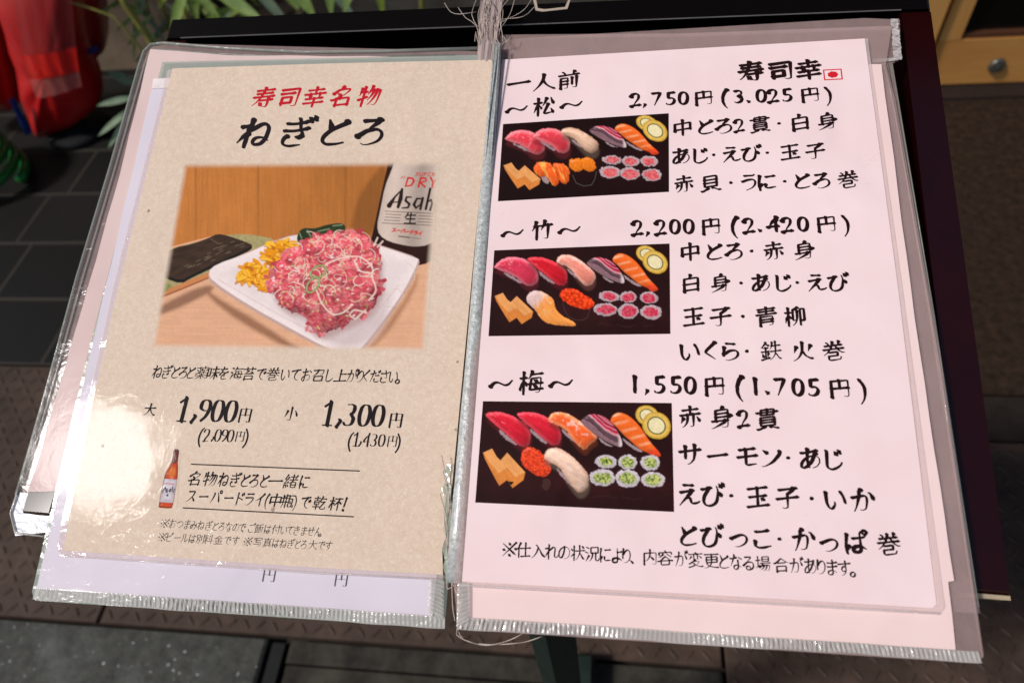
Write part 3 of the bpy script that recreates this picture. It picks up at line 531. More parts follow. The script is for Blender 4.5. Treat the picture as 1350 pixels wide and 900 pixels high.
class Canvas:
    """paints in the picture's own coordinates (X, Y arrays of the mesh vertices)"""
    def __init__(s, X, Y, bgcol):
        s.X, s.Y = X, Y; s.C = np.broadcast_to(bgcol, X.shape + (3,)).copy()
    def win(s, P, pad):
        xs = [p[0] for p in P]; ys = [p[1] for p in P]
        return np.nonzero((s.X > min(xs) - pad) & (s.X < max(xs) + pad) & (s.Y > min(ys) - pad) & (s.Y < max(ys) + pad))
    def fill(s, P, col, aa=4, smooth=2, shade=None, alpha=1.0, rough=0.0):
        """col: colour or function (x, y, d) -> colours; shade: (depth, dark, light) rounds the printed thing off"""
        if smooth: P = smooth_poly(P, smooth)
        w = s.win(P, aa + 4)
        x, y = s.X[w], s.Y[w]
        if not len(x): return
        d = poly_sd(x, y, P)
        if rough: d = d + (fbm(x / 14, y / 14, 5) - .5) * rough
        c = col(x, y, d) if callable(col) else np.broadcast_to(col, x.shape + (3,))
        if shade:
            dep, lo, hi = shade; e = 1.5
            gx = poly_sd(x + e, y, P) - poly_sd(x - e, y, P); gy = poly_sd(x, y + e, P) - poly_sd(x, y - e, P); g = np.hypot(gx, gy) + 1e-6
            L = (.45 * gx + .9 * gy) / g; s1 = 1 - sst(0, dep * 2.4, d)
            c = c * (hi * (1 + (1 - lo) * 1.15 * L * s1) * (1 - .3 * (1 - sst(0, 6, d))))[:, None]
            c = c + (np.clip(L, 0, 1) ** 3 * sst(3, 9, d) * (1 - sst(9, 22, d)) * .10 * (fbm(x / 12, y / 12, 51) > .5))[:, None]
        a = (sst(-aa / 2, aa / 2, d) * alpha)[:, None]
        s.C[w] = s.C[w] * (1 - a) + c * a
    def line(s, P, width, col, aa=3, alpha=1.0):
        w = s.win(P, max(width if np.isscalar(width) else max(width), 1) + aa + 2); x, y = s.X[w], s.Y[w]
        if not len(x): return
        d = np.full(x.shape, 1e9); n = len(P)
        for i in range(n - 1):
            ax, ay = P[i]; bx, by = P[i + 1]; vx, vy = bx - ax, by - ay
            t = np.clip(((x - ax) * vx + (y - ay) * vy) / (vx * vx + vy * vy + 1e-9), 0, 1)
            r = width / 2 if np.isscalar(width) else (width[i] + (width[i + 1] - width[i]) * t) / 2
            d = np.minimum(d, np.hypot(x - ax - t * vx, y - ay - t * vy) - r)
        a = ((1 - sst(-aa / 2, aa / 2, d)) * alpha)[:, None]
        s.C[w] = s.C[w] * (1 - a) + col * a
    def ell(s, c, r, rot, col, aa=4, **k):
        a = math.radians(rot)
        P = [(c[0] + r[0] * math.cos(t) * math.cos(a) - r[1] * math.sin(t) * math.sin(a), c[1] + r[0] * math.cos(t) * math.sin(a) + r[1] * math.sin(t) * math.cos(a)) for t in np.linspace(0, 2 * math.pi, 28, endpoint=False)]
        s.fill(P, col, aa, 0, **k)
    def glyphs(s, txt, c0, c1, size, width, col, shear=0.2, sx=1.0, aa=3):
        n = len(txt)
        for i, ch in enumerate(txt):
            t = i / max(1, n - 1); cx = c0[0] + (c1[0] - c0[0]) * t; cy = c0[1] + (c1[1] - c0[1]) * t
            for st in G.get(ch, []):
                s.line([(cx + (x - .5 + shear * (y - .4)) * size * sx, cy - (y - .4) * size) for x, y in st], width, col, aa)

def spine_curve(P, n=24): return catmull(P, step=6)

RICE = lambda x, y, d: rgb(176, 150, 152) * (.5 + .6 * fbm(x / 9, y / 9, 3))[:, None]
def box_map(pts, src, dst):
    sx = (dst[2] - dst[0]) / (src[2] - src[0]); sy = (dst[3] - dst[1]) / (src[3] - src[1])
    return [(dst[0] + (x - src[0]) * sx, dst[1] + (y - src[1]) * sy) for x, y in pts]
def diag_tex(x, y, ang, sc, seed=1, st=6):
    a = math.radians(ang); u = x * math.cos(a) + y * math.sin(a); v = -x * math.sin(a) + y * math.cos(a)
    return fbm(u / (sc * st), v / sc, seed)

def nigiri(c, dst, col, edge, pts, src, rice, streak=None, hi=.0):
    c.fill([(x + 4, y + 30) for x, y in box_map(pts, src, dst)], np.array(lin(np.array(col, float))) * .16 + .006, aa=20, alpha=.6)
    c.fill(box_map(rice, src, dst), RICE, aa=6, rough=14)
    def f(x, y, d):
        t = diag_tex(x, y, 32, 14, 2); k = (.75 + .5 * t)[:, None]
        b = rgb(*col) * k
        e = sst(0, 26, d)[:, None]; b = b * e + rgb(*edge) * k * (1 - e)
        if streak is not None:
            s2 = sst(.56, .7, diag_tex(x, y, -62, 20, 4, 3))[:, None]; b = b * (1 - .6 * s2) + rgb(*streak) * .6 * s2
        if hi:
            g = sst(.6, .78, fbm(x / 30, y / 30, 9))[:, None]; b = b * (1 - hi * g) + rgb(255, 225, 210) * hi * g
        # the printed photograph is lit from the upper left
        u = (x - dst[0]) / (dst[2] - dst[0]) * .55 + (y - dst[1]) / (dst[3] - dst[1]) * .45
        b = b * (1.18 - .5 * sst(.35, 1.0, u))[:, None]
        b = b * (.86 + .28 * fbm(x / 5, y / 5, 13))[:, None]
        gl = (sst(.66, .8, diag_tex(x, y, 30, 7, 15, 4)) * (1 - sst(.25, .6, u)) * sst(8, 22, d))[:, None] * .5
        return b * (1 - gl) + rgb(255, 214, 204) * gl
    c.fill(box_map(pts, src, dst), f, aa=7, shade=(18, .6, 1.04), rough=9)

TORO = [(145, 380), (185, 335), (250, 318), (320, 325), (370, 355), (415, 400), (420, 450), (405, 490), (360, 503), (320, 485), (290, 450), (230, 420), (150, 390)]
TORO_R = [(200, 412), (250, 430), (310, 470), (320, 484), (290, 474), (262, 456), (215, 430)]
AKAMI = [(345, 330), (390, 318), (460, 325), (530, 355), (580, 390), (600, 430), (592, 490), (555, 500), (520, 482), (470, 440), (420, 400), (352, 345)]
AKAMI_R = [(418, 400), (470, 440), (525, 480), (510, 487), (470, 464), (428, 430)]
SHIRO = [(525, 345), (545, 312), (590, 303), (640, 318), (690, 350), (745, 395), (772, 430), (760, 482), (720, 503), (690, 485), (650, 440), (610, 385), (545, 362)]
SHIRO_R = [(590, 385), (640, 420), (680, 470), (655, 452), (612, 420)]
def aji(c, dst):
    src = (710, 318, 948, 488)
    P = [(712, 352), (750, 325), (800, 320), (860, 340), (910, 390), (945, 450), (946, 486), (900, 475), (830, 445), (760, 400), (722, 372)]
    c.fill(box_map([(800, 430), (870, 470), (900, 482), (850, 475)], src, dst), RICE, aa=5, rough=10)
    def f(x, y, d):
        X = (x - dst[0]) / (dst[2] - dst[0]); Y = (y - dst[1]) / (dst[3] - dst[1])
        ph = dst[0] * .37; v = Y - (.78 + .08 * math.sin(ph)) * X + .03 * np.sin(X * 9 + ph) + .04 * np.sin(X * 6) + .05 * (fbm(x / 22, y / 22, 3) - .5)       # across the fillet: <0 red flesh, >0 silver skin
        b = rgb(205, 130, 140) * np.ones(x.shape + (1,))
        for lo, hi, cc in ((-.6, -.30, (196, 92, 110)), (-.27, -.19, (160, 22, 58)), (-.155, -.075, (186, 34, 66)), (-.05, -.01, (214, 150, 150)),
                           (.0, .17, (104, 74, 82)), (.17, .4, (158, 118, 124))):
            k = (sst(lo - .02, lo + .02, v) * (1 - sst(hi - .02, hi + .02, v)))[:, None]; b = b * (1 - k) + rgb(*cc) * k
        sk = sst(.02, .08, v)[:, None]; b = b * (1 - sk * .5 * fbm(x / 7, y / 7, 8)[:, None])
        tip = sst(.86, .97, X)[:, None]; b = b * (1 - tip) + rgb(232, 208, 206) * tip
        return b * (.85 + .3 * diag_tex(x, y, 40, 8, 6))[:, None]
    c.fill(box_map(P, src, dst), f, aa=5, shade=(12, .85, 1.05))
def ebi(c, dst):
    src = (865, 292, 1162, 538)
    P = [(868, 345), (885, 310), (920, 294), (970, 310), (1020, 350), (1060, 400), (1092, 450), (1160, 517), (1140, 530), (1112, 536), (1090, 510), (1040, 492), (990, 450), (940, 410), (900, 365)]
    def f(x, y, d):
        X = (x - dst[0]) / (dst[2] - dst[0]); Y = (y - dst[1]) / (dst[3] - dst[1])
        u = (X + Y) / 2 + .05 * np.sin((Y - X) * 6)
        st = np.sin(u * 42 + dst[1]) * .5 + .5
        b = rgb(238, 104, 34) * (.8 + .35 * fbm(x / 10, y / 10, 2))[:, None]
        k = (sst(.55, .95, st) * sst(.1, .0, abs(Y - X) - .12) * (1 - sst(.68, .76, u)))[:, None]
        k = k * (.25 + 1.1 * fbm(x / 16, y / 16, 33))[:, None]; b = b * (1 - .6 * k) + rgb(250, 186, 140) * .6 * k
        t = sst(.76, .84, u)[:, None]; return b * (1 - t) + rgb(226, 70, 34) * t
    c.fill([(x, y) for x, y in box_map([(930, 420), (1000, 470), (1060, 500), (1030, 503), (960, 462)], src, dst)], RICE, rough=8)
    c.fill(box_map(P, src, dst), f, aa=5, shade=(16, .7, 1.05))
def eggroll(c, dst):
    src = (1012, 247, 1216, 424); sx = (dst[2] - dst[0]) / 204; sy = (dst[3] - dst[1]) / 177
    for (cx, cy), (rx, ry), rot in (((1082, 302), (66, 50), 20), ((1134, 352), (82, 66), 32)):
        q = box_map([(cx, cy)], src, dst)[0]
        for k, cc, dy in ((1, (206, 158, 52), 0), (.9, (228, 186, 88), -1), (.66, (84, 84, 34), 0), (.57, (238, 222, 172), 0)):
            c.ell((q[0], q[1] + dy), (rx * k * sx, ry * k * sy), rot, (lambda cc: lambda x, y, d: rgb(*cc) * (.82 + .36 * fbm(x / 10, y / 10, 4))[:, None])(cc), aa=5, rough=3)
def tamago(c, dst):
    src = (150, 538, 386, 732)
    for top, front in (([(150, 560), (200, 540), (226, 580), (288, 632), (236, 660), (178, 600)], [(178, 598), (236, 660), (288, 632), (284, 692), (240, 720), (205, 665), (160, 590), (150, 562)]),
                       ([(245, 600), (285, 560), (386, 655), (330, 680), (284, 632)], [(282, 630), (330, 680), (386, 655), (376, 692), (315, 731), (283, 690)])):
        c.fill(box_map(front, src, dst), lambda x, y, d: rgb(222, 132, 58) * (.78 + .4 * diag_tex(x, y, 55, 12, 5))[:, None], smooth=0, aa=5)
        c.fill(box_map(top, src, dst), lambda x, y, d: rgb(236, 160, 92) * (.8 + .36 * diag_tex(x, y, 48, 12, 7))[:, None], smooth=0, aa=5)
    c.line(box_map([(236, 662), (240, 718)], src, dst), 2, rgb(190, 105, 45)); c.line(box_map([(318, 678), (312, 728)], src, dst), 2, rgb(190, 105, 45))
def rolls(c, dst, core, core2, rice=(200, 172, 174), sauce=False):
    src = (762, 528, 1182, 706)
    sx = (dst[2] - dst[0]) / 420; sy = (dst[3] - dst[1]) / 178
    for cx, cy, rx, ry in ((850, 562, 68, 34), (972, 566, 59, 37), (1095, 570, 61, 40), (833, 645, 72, 46), (970, 650, 67, 48), (1110, 657, 71, 45)):
        q = box_map([(cx, cy)], src, dst)[0]
        jx, jy = .92 + .14 * RNG.random(), .9 + .18 * RNG.random(); rx, ry = rx * jx, ry * jy; q = (q[0] + 6 * RNG.random() - 3, q[1] + 6 * RNG.random() - 3)
        c.ell(q, (rx * sx, ry * sy), 3, rgb(96, 70, 72), rough=12, alpha=.55)
        c.ell(q, (rx * sx * .95, ry * sy * .93), 3, lambda x, y, d: rgb(*rice) * ((.5 + .75 * fbm(x / 7, y / 7, 6)) * (1.08 - .2 * sst(-ry, ry, y - q[1])))[:, None], rough=16)
        c.ell((q[0] + 6 * RNG.random() - 3, q[1] + 5 * RNG.random() - 2), (rx * sx * (.6 + .16 * RNG.random()), ry * sy * (.58 + .16 * RNG.random())), 30 * RNG.random() - 15, lambda x, y, d: (rgb(*core) + (rgb(*core2) - rgb(*core)) * sst(.35, .65, fbm(x / 9, y / 9, 11))[:, None]) * (.75 + .45 * fbm(x / 6, y / 6, 19))[:, None], rough=24)
        if sauce:
            for k in range(7):
                a = RNG.random() * 6.3; r = RNG.random() ** .5
                c.ell((q[0] + math.cos(a) * rx * sx * .5 * r, q[1] + math.sin(a) * ry * sy * .45 * r), (6 + 6 * RNG.random(), 4), RNG.random() * 180, rgb(*((70, 90, 24) if k % 2 else (212, 210, 110))), rough=5)
def roe(c, P, size, col=(238, 62, 14)):
    def f(x, y, d):
        dd, v = cells(x / size, y / size, 3)
        b = rgb(*col) * (.72 + .5 * v)[:, None] * (1.12 - .5 * sst(.3, .75, dd))[:, None]
        h = (1 - sst(.08, .2, dd))[:, None] * (v > .45)[:, None]; return b * (1 - .5 * h) + rgb(255, 150, 90) * .5 * h
    c.fill(P, f, aa=5, rough=14, shade=(14, .8, 1.05))

def sushi_bg(x, y):
    k = 1 + 1.1 * np.exp(-((y - 620 - .05 * x) / 90) ** 2) * fbm(x / 60, y / 90, 8)
    return k[..., None] * (rgb(38, 11, 11) * (.7 + .5 * fbm(x / 160, y / 160, 3))[..., None])

def paint_bamboo(X, Y):
    c = Canvas(X, Y, rgb(0, 0, 0)); c.C = sushi_bg(X, Y)
    nigiri(c, (145, 318, 420, 503), (202, 50, 74), (228, 116, 128), TORO, (145, 318, 420, 503), TORO_R, streak=(232, 110, 120))
    nigiri(c, (345, 318, 600, 500), (198, 22, 38), (222, 60, 70), AKAMI, (345, 318, 600, 500), AKAMI_R)
    nigiri(c, (525, 303, 772, 503), (232, 136, 116), (240, 170, 150), SHIRO, (525, 303, 772, 503), SHIRO_R, hi=.3)
    aji(c, (710, 318, 948, 488)); ebi(c, (865, 292, 1162, 538)); eggroll(c, (1012, 247, 1216, 424)); tamago(c, (150, 538, 386, 732))
    A = [(340, 580), (360, 535), (410, 520), (470, 545), (515, 580), (522, 640), (560, 680), (640, 718), (652, 745), (580, 743), (500, 735), (440, 712), (400, 645), (360, 612)]
    def f(x, y, d):
        u = (x - 340) / 310 * .6 + (y - 520) / 225 * .4
        b = rgb(242, 152, 72) * (.82 + .36 * diag_tex(x, y, 35, 12, 3))[:, None]; k = (1 - sst(.2, .36, u + .25 * (fbm(x / 24, y / 24, 2) - .5)))[:, None]
        g = (sst(.5, .7, fbm(x / 26, y / 26, 12)) * (1 - sst(.4, .6, u)))[:, None]
        b = b * (1 - .5 * g) + rgb(250, 214, 150) * .5 * g
        return b * (1 - k) + rgb(224, 188, 180) * k * (.8 + .35 * fbm(x / 10, y / 10, 9))[:, None] + 0 * b
    c.fill(A, f, aa=5, shade=(18, .75, 1.04), rough=8)
    for L in ([(568, 600), (580, 650), (602, 684), (640, 704), (690, 708)], [(690, 708), (718, 690), (735, 640)]): c.line(L, 2.5, rgb(92, 66, 66), alpha=.8)
    roe(c, [(545, 545), (570, 514), (640, 512), (700, 550), (762, 588), (760, 625), (712, 645), (640, 630), (590, 602), (558, 582)], 19)
    rolls(c, (762, 528, 1182, 706), (200, 42, 70), (222, 92, 108))
    for L in ([(780, 740), (812, 722), (850, 738)], [(900, 735), (960, 750), (1020, 738)], [(1060, 745), (1120, 738)]): c.line(L, 2, rgb(84, 52, 50), alpha=.6)
    return grain(c.C, X, Y, .22)
def paint_pine(X, Y):
    c = Canvas(X, Y, rgb(0, 0, 0)); c.C = sushi_bg(X, Y) * .6
    for dst in ((102, 455, 322, 592), (252, 445, 458, 585)):
        nigiri(c, dst, (214, 58, 70), (232, 120, 124), TORO, (145, 318, 420, 503), TORO_R, streak=(236, 120, 124))
    nigiri(c, (403, 440, 614, 587), (222, 180, 150), (196, 152, 124), SHIRO, (525, 303, 772, 503), SHIRO_R, hi=.3)
    aji(c, (556, 430, 762, 556)); ebi(c, (690, 418, 943, 594)); eggroll(c, (808, 375, 986, 518)); tamago(c, (98, 630, 297, 780))
    # ark shell: three orange ruffled tongues on rice
    c.fill([(290, 690), (330, 680), (350, 750), (320, 745)], RICE, rough=10)
    for P in ([(256, 660), (285, 622), (340, 626), (370, 655), (350, 700), (300, 712), (265, 690)], [(350, 640), (400, 632), (440, 650), (456, 690), (448, 742), (410, 748), (390, 700)], [(318, 690), (340, 650), (380, 672), (400, 710), (385, 765), (350, 742)]):
        c.fill(P, lambda x, y, d: (rgb(236, 92, 30) + (rgb(246, 170, 80) - rgb(236, 92, 30)) * sst(.45, .75, diag_tex(x, y, 70, 9, 3))[:, None]), aa=5, shade=(20, .62, 1.06), rough=16)
    # sea urchin in a seaweed cup
    for L in ([(470, 700), (490, 742), (530, 758), (572, 752)], [(572, 752), (590, 720), (598, 680)]): c.line(L, 3, rgb(96, 92, 86), alpha=.8)
    for k, P in enumerate(([(446, 618), (500, 604), (540, 628), (530, 668), (490, 684), (452, 662)], [(505, 610), (560, 596), (592, 630), (598, 668), (560, 684), (522, 660)])):
        c.fill(P, lambda x, y, d: rgb(236, 122, 26) * (.62 + .7 * fbm(x / 8, y / 8, 4))[:, None], aa=5, shade=(14, .75, 1.06), rough=14)
    rolls(c, (612, 592, 952, 734), (220, 78, 84), (232, 120, 120))
    return grain(c.C, X, Y, .22)
def paint_plum(X, Y):
    c = Canvas(X, Y, rgb(0, 0, 0)); c.C = sushi_bg(X, Y) * np.array([1.1, .95, 1.0])
    for dst in ((166, 262, 424, 464), (340, 262, 594, 456)):
        nigiri(c, dst, (206, 28, 48), (224, 72, 84), AKAMI, (345, 318, 600, 500), AKAMI_R)
    nigiri(c, (514, 262, 802, 482), (238, 96, 40), (244, 140, 90), SHIRO[:6] + [(790, 440), (740, 470), (720, 503), (690, 485), (650, 440), (610, 385), (545, 362)], (525, 303, 790, 503), SHIRO_R, streak=(250, 170, 120), hi=.45)
    aji(c, (696, 272, 932, 466)); ebi(c, (856, 262, 1154, 526)); eggroll(c, (998, 224, 1202, 420)); tamago(c, (156, 466, 390, 688))
    c.fill([(488, 650), (500, 630), (530, 640), (530, 690), (498, 704), (482, 680)], rgb(74, 44, 40), rough=10, alpha=.7)
    roe(c, [(360, 512), (380, 470), (420, 457), (470, 480), (520, 530), (538, 580), (528, 614), (480, 630), (420, 600), (372, 560)], 9, (232, 66, 30))
    nigiri(c, (488, 460, 750, 722), (232, 192, 166), (206, 160, 136), SHIRO, (525, 303, 772, 503), SHIRO_R, hi=.3)
    rolls(c, (750, 500, 1172, 698), (196, 200, 130), (120, 140, 50), (216, 202, 204), True)
    for L in ([(760, 740), (830, 730), (900, 744)], [(930, 736), (1000, 752), (1040, 742)]): c.line(L, 2, rgb(86, 52, 52), alpha=.5)
    return grain(c.C, X, Y, .22)

def paint_dish(X, Y):
    n1 = fbm(X / 7, Y / 120, 2); n2 = fbm(X / 60, Y / 300, 5)
    wall = rgb(196, 120, 54) * (.82 + .25 * n1 + .22 * (n2 - .5))[..., None]
    for gx in (240, 492, 845):      # board joints
        wall *= (1 - .22 * np.exp(-((X - gx) / 5) ** 2))[..., None]
    wall *= (1.08 - .22 * sst(350, 900, X))[..., None]
    c = Canvas(X, Y, rgb(0, 0, 0)); c.C = wall
    c.fill([(1010, 40), (950, 100), (890, 200), (862, 330), (960, 350), (1000, 200)], rgb(122, 72, 30), smooth=1, aa=26, alpha=.6)
    table = lambda x, y, d: rgb(228, 172, 134) * (.88 + .2 * fbm(x / 120, y / 8, 3))[:, None]
    c.fill([(30, 400), (140, 386), (330, 352), (620, 360), (960, 372), (1300, 400), (1300, 900), (30, 900)], table, smooth=0, aa=8)
    # green plate with seaweed sheet
    c.fill([(60, 640), (280, 530), (330, 560), (60, 680)], rgb(126, 84, 62), aa=24, alpha=.8)
    c.fill([(60, 410), (150, 384), (290, 346), (430, 330), (520, 345), (562, 354), (490, 420), (300, 508), (70, 600)], lambda x, y, d: rgb(168, 154, 104) * (.7 + .6 * fbm(x / 10, y / 10, 3))[:, None], aa=5)
    c.line([(70, 590), (190, 540), (310, 490), (420, 430), (490, 398)], 20, rgb(206, 130, 78), aa=6); c.line([(70, 600), (190, 552), (310, 502), (400, 455)], 6, rgb(150, 84, 50), aa=6)
    c.line([(110, 396), (200, 372), (300, 346)], 7, rgb(232, 168, 130))
    c.fill([(60, 560), (110, 528), (150, 540), (100, 580), (60, 590)], rgb(136, 138, 74), aa=6)
    nori = [(95, 440), (150, 402), (230, 372), (300, 346), (326, 332), (370, 340), (466, 374), (468, 396), (400, 428), (300, 474), (220, 512), (180, 535), (115, 512), (100, 486)]
    c.fill(nori, rgb(20, 17, 14), smooth=1, aa=5)
    c.fill([(x, y - 14) if y > 380 else (x, y) for x, y in nori], lambda x, y, d: rgb(62, 42, 29) * (.45 + 1.0 * diag_tex(x, y, -18, 7, 4))[:, None], smooth=1, aa=5)
    for k in range(26):
        x0 = 190 + 230 * RNG.random(); y0 = 492 - (x0 - 190) * .44 - 44 * RNG.random()
        c.line([(x0, y0), (x0 + 16, y0 - 9 + 4 * RNG.random())], 2, rgb(136, 118, 96), alpha=.7)
    c.line([(300, 352), (330, 372), (345, 370)], 3, rgb(112, 88, 64))
    # white plate and its shade
    c.fill([(280, 545), (310, 580), (500, 690), (660, 800), (760, 830), (620, 800), (420, 690), (290, 590)], rgb(150, 100, 72), smooth=1, aa=26, alpha=.9)
    c.fill([(1140, 480), (1110, 560), (940, 800), (880, 840), (1000, 760), (1130, 560)], rgb(166, 112, 78), smooth=1, aa=30, alpha=.8)
    # bottle
    c.fill([(1022, 30), (1000, 120), (962, 300), (944, 372), (1060, 440), (1130, 462), (1185, 450), (1240, 400), (1240, 30)], lambda x, y, d: rgb(46, 19, 13) * (.7 + .7 * sst(960, 1020, x) * fbm(x / 40, y / 60, 2))[:, None], smooth=1, aa=6)
    lab = [(1046, 30), (1030, 80), (1005, 140), (985, 240), (972, 300), (982, 338), (1022, 364), (1090, 380), (1130, 384), (1180, 378), (1215, 350), (1250, 330), (1250, 30)]
    def fl(x, y, d):
        u = (x + .14 * (y - 200) - 985) / 250
        b = rgb(206, 184, 168) * np.ones(x.shape + (1,))
        k = (.10 * np.exp(-((u - .18) / .10) ** 2) - .24 * np.exp(-((u - .62) / .16) ** 2) - .12 * np.exp(-((u + .02) / .05) ** 2))[:, None]
        return b * (1 + 1.4 * k)
    c.fill(lab, fl, smooth=1, aa=5)
    red = rgb(206, 40, 34); ink = rgb(38, 22, 20)
    def S(P, wd, col): c.line(P, wd, col, aa=4)
    # SUPER "DRY"
    x0 = 1128
    for ch in ([(14, -8), (2, -7), (10, 2), (0, 8)], [(2, -8), (0, 6), (10, 6), (12, -8)], [(0, 8), (3, -8), (12, -6), (3, 0)], [(12, -8), (3, -8), (0, 8), (10, 8)], [(0, 8), (3, -8), (12, -5), (3, 0), (10, 8)]):
        S([(x0 + x, 92 + y * .8) for x, y in ch], 3, red); x0 += 17
    S([(1070, 108), (1075, 100)], 3, red); S([(1080, 108), (1085, 100)], 3, red)
    S([(1088, 140), (1098, 106), (1116, 108), (1122, 118), (1112, 136), (1088, 140)], [6, 8, 7, 9, 7, 5], red)
    S([(1140, 142), (1150, 106), (1170, 108), (1172, 118), (1148, 126), (1166, 142)], [8, 8, 6, 6, 6, 8], red)
    S([(1190, 106), (1200, 124), (1220, 106)], [8, 6, 5], red); S([(1200, 124), (1196, 143)], 8, red)
    # the maker's name in heavy slanted letters
    S([(1022, 218), (1046, 182), (1076, 152)], [20, 8, 6], ink); S([(1074, 152), (1068, 190), (1058, 224)], [10, 18, 12], ink); S([(1030, 206), (1066, 202)], 5, ink)
    S([(1112, 184), (1092, 184), (1088, 198), (1104, 212), (1098, 226), (1074, 228)], [5, 8, 10, 10, 8, 5], ink)
    S([(1154, 190), (1134, 190), (1122, 214), (1130, 228), (1148, 214), (1158, 188)], [6, 8, 12, 8, 6, 8], ink); S([(1158, 188), (1148, 232)], 10, ink)
    S([(1188, 150), (1170, 232)], 10, ink); S([(1174, 206), (1192, 194), (1196, 210), (1188, 236)], [5, 7, 9, 9], ink); S([(1214, 196), (1206, 238)], 9, ink)
    for k in range(5):
        y = 240 + k * 12
        for a, b in (((1012, 1072), (1146, 1215)) if 1 <= k <= 3 else ((1006, 1215),)):
            S([(a - k * 3, y + .05 * (a - 1000)), (b - k * 3, y + .05 * (b - 1000))], 2.6, rgb(96, 78, 70))
    c.glyphs("生", (1108, 268), (1108, 268), 52, 6, ink, .12)
    c.glyphs("スーパードライ", (1042, 316), (1148, 330), 19, 4, red, .2)
    S([(1062, 342), (1104, 347)], 6, rgb(120, 100, 90)); S([(1110, 348), (1148, 352)], 3, rgb(130, 110, 98))
    # the plate itself
    plate = [(286, 500), (320, 468), (430, 415), (540, 366), (640, 332), (760, 328), (900, 350), (1040, 395), (1138, 428), (1147, 452), (1090, 570), (1000, 700), (915, 806), (890, 822), (830, 822), (770, 805), (640, 738), (450, 632), (304, 536)]
    c.fill(plate, rgb(196, 164, 152), smooth=1, aa=5)
    c.fill([(x + (2 if x < 700 else -4), y - (13 if y > 430 else -3)) for x, y in plate], lambda x, y, d: rgb(240, 222, 216) * (1 - .10 * sst(0, 60, d) + .08 * fbm(x / 60, y / 60, 4))[:, None], smooth=1, aa=6)
    c.fill([(600, 640), (700, 735), (800, 752), (920, 690), (1000, 620), (1030, 560), (1000, 740), (880, 800), (760, 770)], rgb(196, 172, 170), smooth=2, aa=50, alpha=.55)
    c.line([(330, 516), (560, 650), (760, 752), (850, 770), (930, 700), (1060, 540)], 4, rgb(214, 190, 182), aa=8, alpha=.7)
    # yellow pickle: a loose heap of cut strips
    for P in ([(410, 470), (480, 446), (548, 480), (550, 545), (515, 560), (420, 518)], [(515, 440), (535, 375), (600, 358), (668, 376), (620, 440), (555, 500)]):
        c.fill(P, rgb(196, 112, 10), aa=8, rough=30)
        for k in range(70):
            x = min(q[0] for q in P) + (max(q[0] for q in P) - min(q[0] for q in P)) * RNG.random(); y = min(q[1] for q in P) + (max(q[1] for q in P) - min(q[1] for q in P)) * RNG.random()
            if poly_sd(np.array([x]), np.array([y]), P)[0] < -2: continue
            a_ = RNG.normal(.35, .7); L = 10 + 14 * RNG.random(); w_ = 13 + 10 * RNG.random(); dx, dy = L * math.cos(a_), L * math.sin(a_)
            c.line([(x - dx, y - dy + 3), (x, y - 1), (x + dx, y + dy + 3)], [w_ * .6, w_, w_ * .6], rgb(188, 98, 6), aa=5, alpha=.8)
            c.line([(x - dx, y - dy), (x, y - 4), (x + dx, y + dy)], [w_ * .5, w_ * .85, w_ * .5], rgb(*((246, 170, 24), (236, 150, 14), (252, 190, 52))[k % 3]), aa=5)
            if k % 3 == 0: c.line([(x - dx * .4, y - dy * .4 - 3), (x + dx * .3, y + dy * .3 - 3)], 2.5, rgb(255, 226, 140), aa=4, alpha=.7)
    # seaweed
    c.fill([(646, 345), (668, 306), (720, 312), (770, 294), (840, 286), (848, 322), (800, 350), (700, 368), (655, 374)], lambda x, y, d: rgb(40, 54, 26) * (.5 + 1.1 * fbm(x / 14, y / 14, 3))[:, None], aa=5)
    for P in ([(690, 318), (706, 345)], [(795, 300), (832, 296)], [(735, 322), (780, 312)], [(800, 330), (836, 318)], [(660, 330), (668, 350)]): c.line(P, 5, rgb(150, 168, 130), alpha=.6)
    # minced tuna
    T = [(530, 520), (545, 470), (575, 432), (620, 400), (680, 360), (740, 332), (830, 328), (905, 325), (960, 372), (990, 430), (984, 482), (998, 540), (975, 605), (935, 655), (870, 690), (760, 738), (705, 728), (676, 655), (600, 638), (552, 590)]
    def ft(x, y, d):
        wx = x + 16 * (fbm(x / 26, y / 26, 21) - .5); wy = y + 16 * (fbm(x / 26, y / 26, 31) - .5)
        wx = wx + 22 * (fbm(x / 50, y / 50, 61) - .5); wy = wy + 22 * (fbm(x / 50, y / 50, 71) - .5)
        dd, v = cells(wx / 46, wy / 34, 5); d2, v2 = cells(wx / 17, wy / 12, 9)
        r1 = 1 - abs(2 * fbm(wx / 20, wy / 9, 25) - 1); n = fbm(wx / 9, wy / 7, 35)
        tt = np.clip(.25 * v + .45 * r1 + .5 * n + .16 * v2 - .30, 0, 1)[:, None]
        b = np.where(tt < .5, rgb(150, 36, 48) + (rgb(214, 84, 94) - rgb(150, 36, 48)) * tt * 2, rgb(214, 88, 96) + (rgb(246, 176, 168) - rgb(214, 88, 96)) * (tt * 2 - 1))
        b = b * (1.1 - .5 * sst(.35, .85, dd))[:, None] * (.85 + .25 * fbm(x / 3.5, y / 3.5, 45))[:, None]
        k = sst(.6, .72, fbm(x / 18, y / 18, 27))[:, None]; b = b * (1 - .3 * k) + rgb(120, 34, 38) * .3 * k
        return b * (1.05 - .25 * sst(480, 740, y))[:, None]
    c.fill([(x + 10, y + 22) for x, y in T], rgb(150, 96, 92), aa=34, alpha=.55)
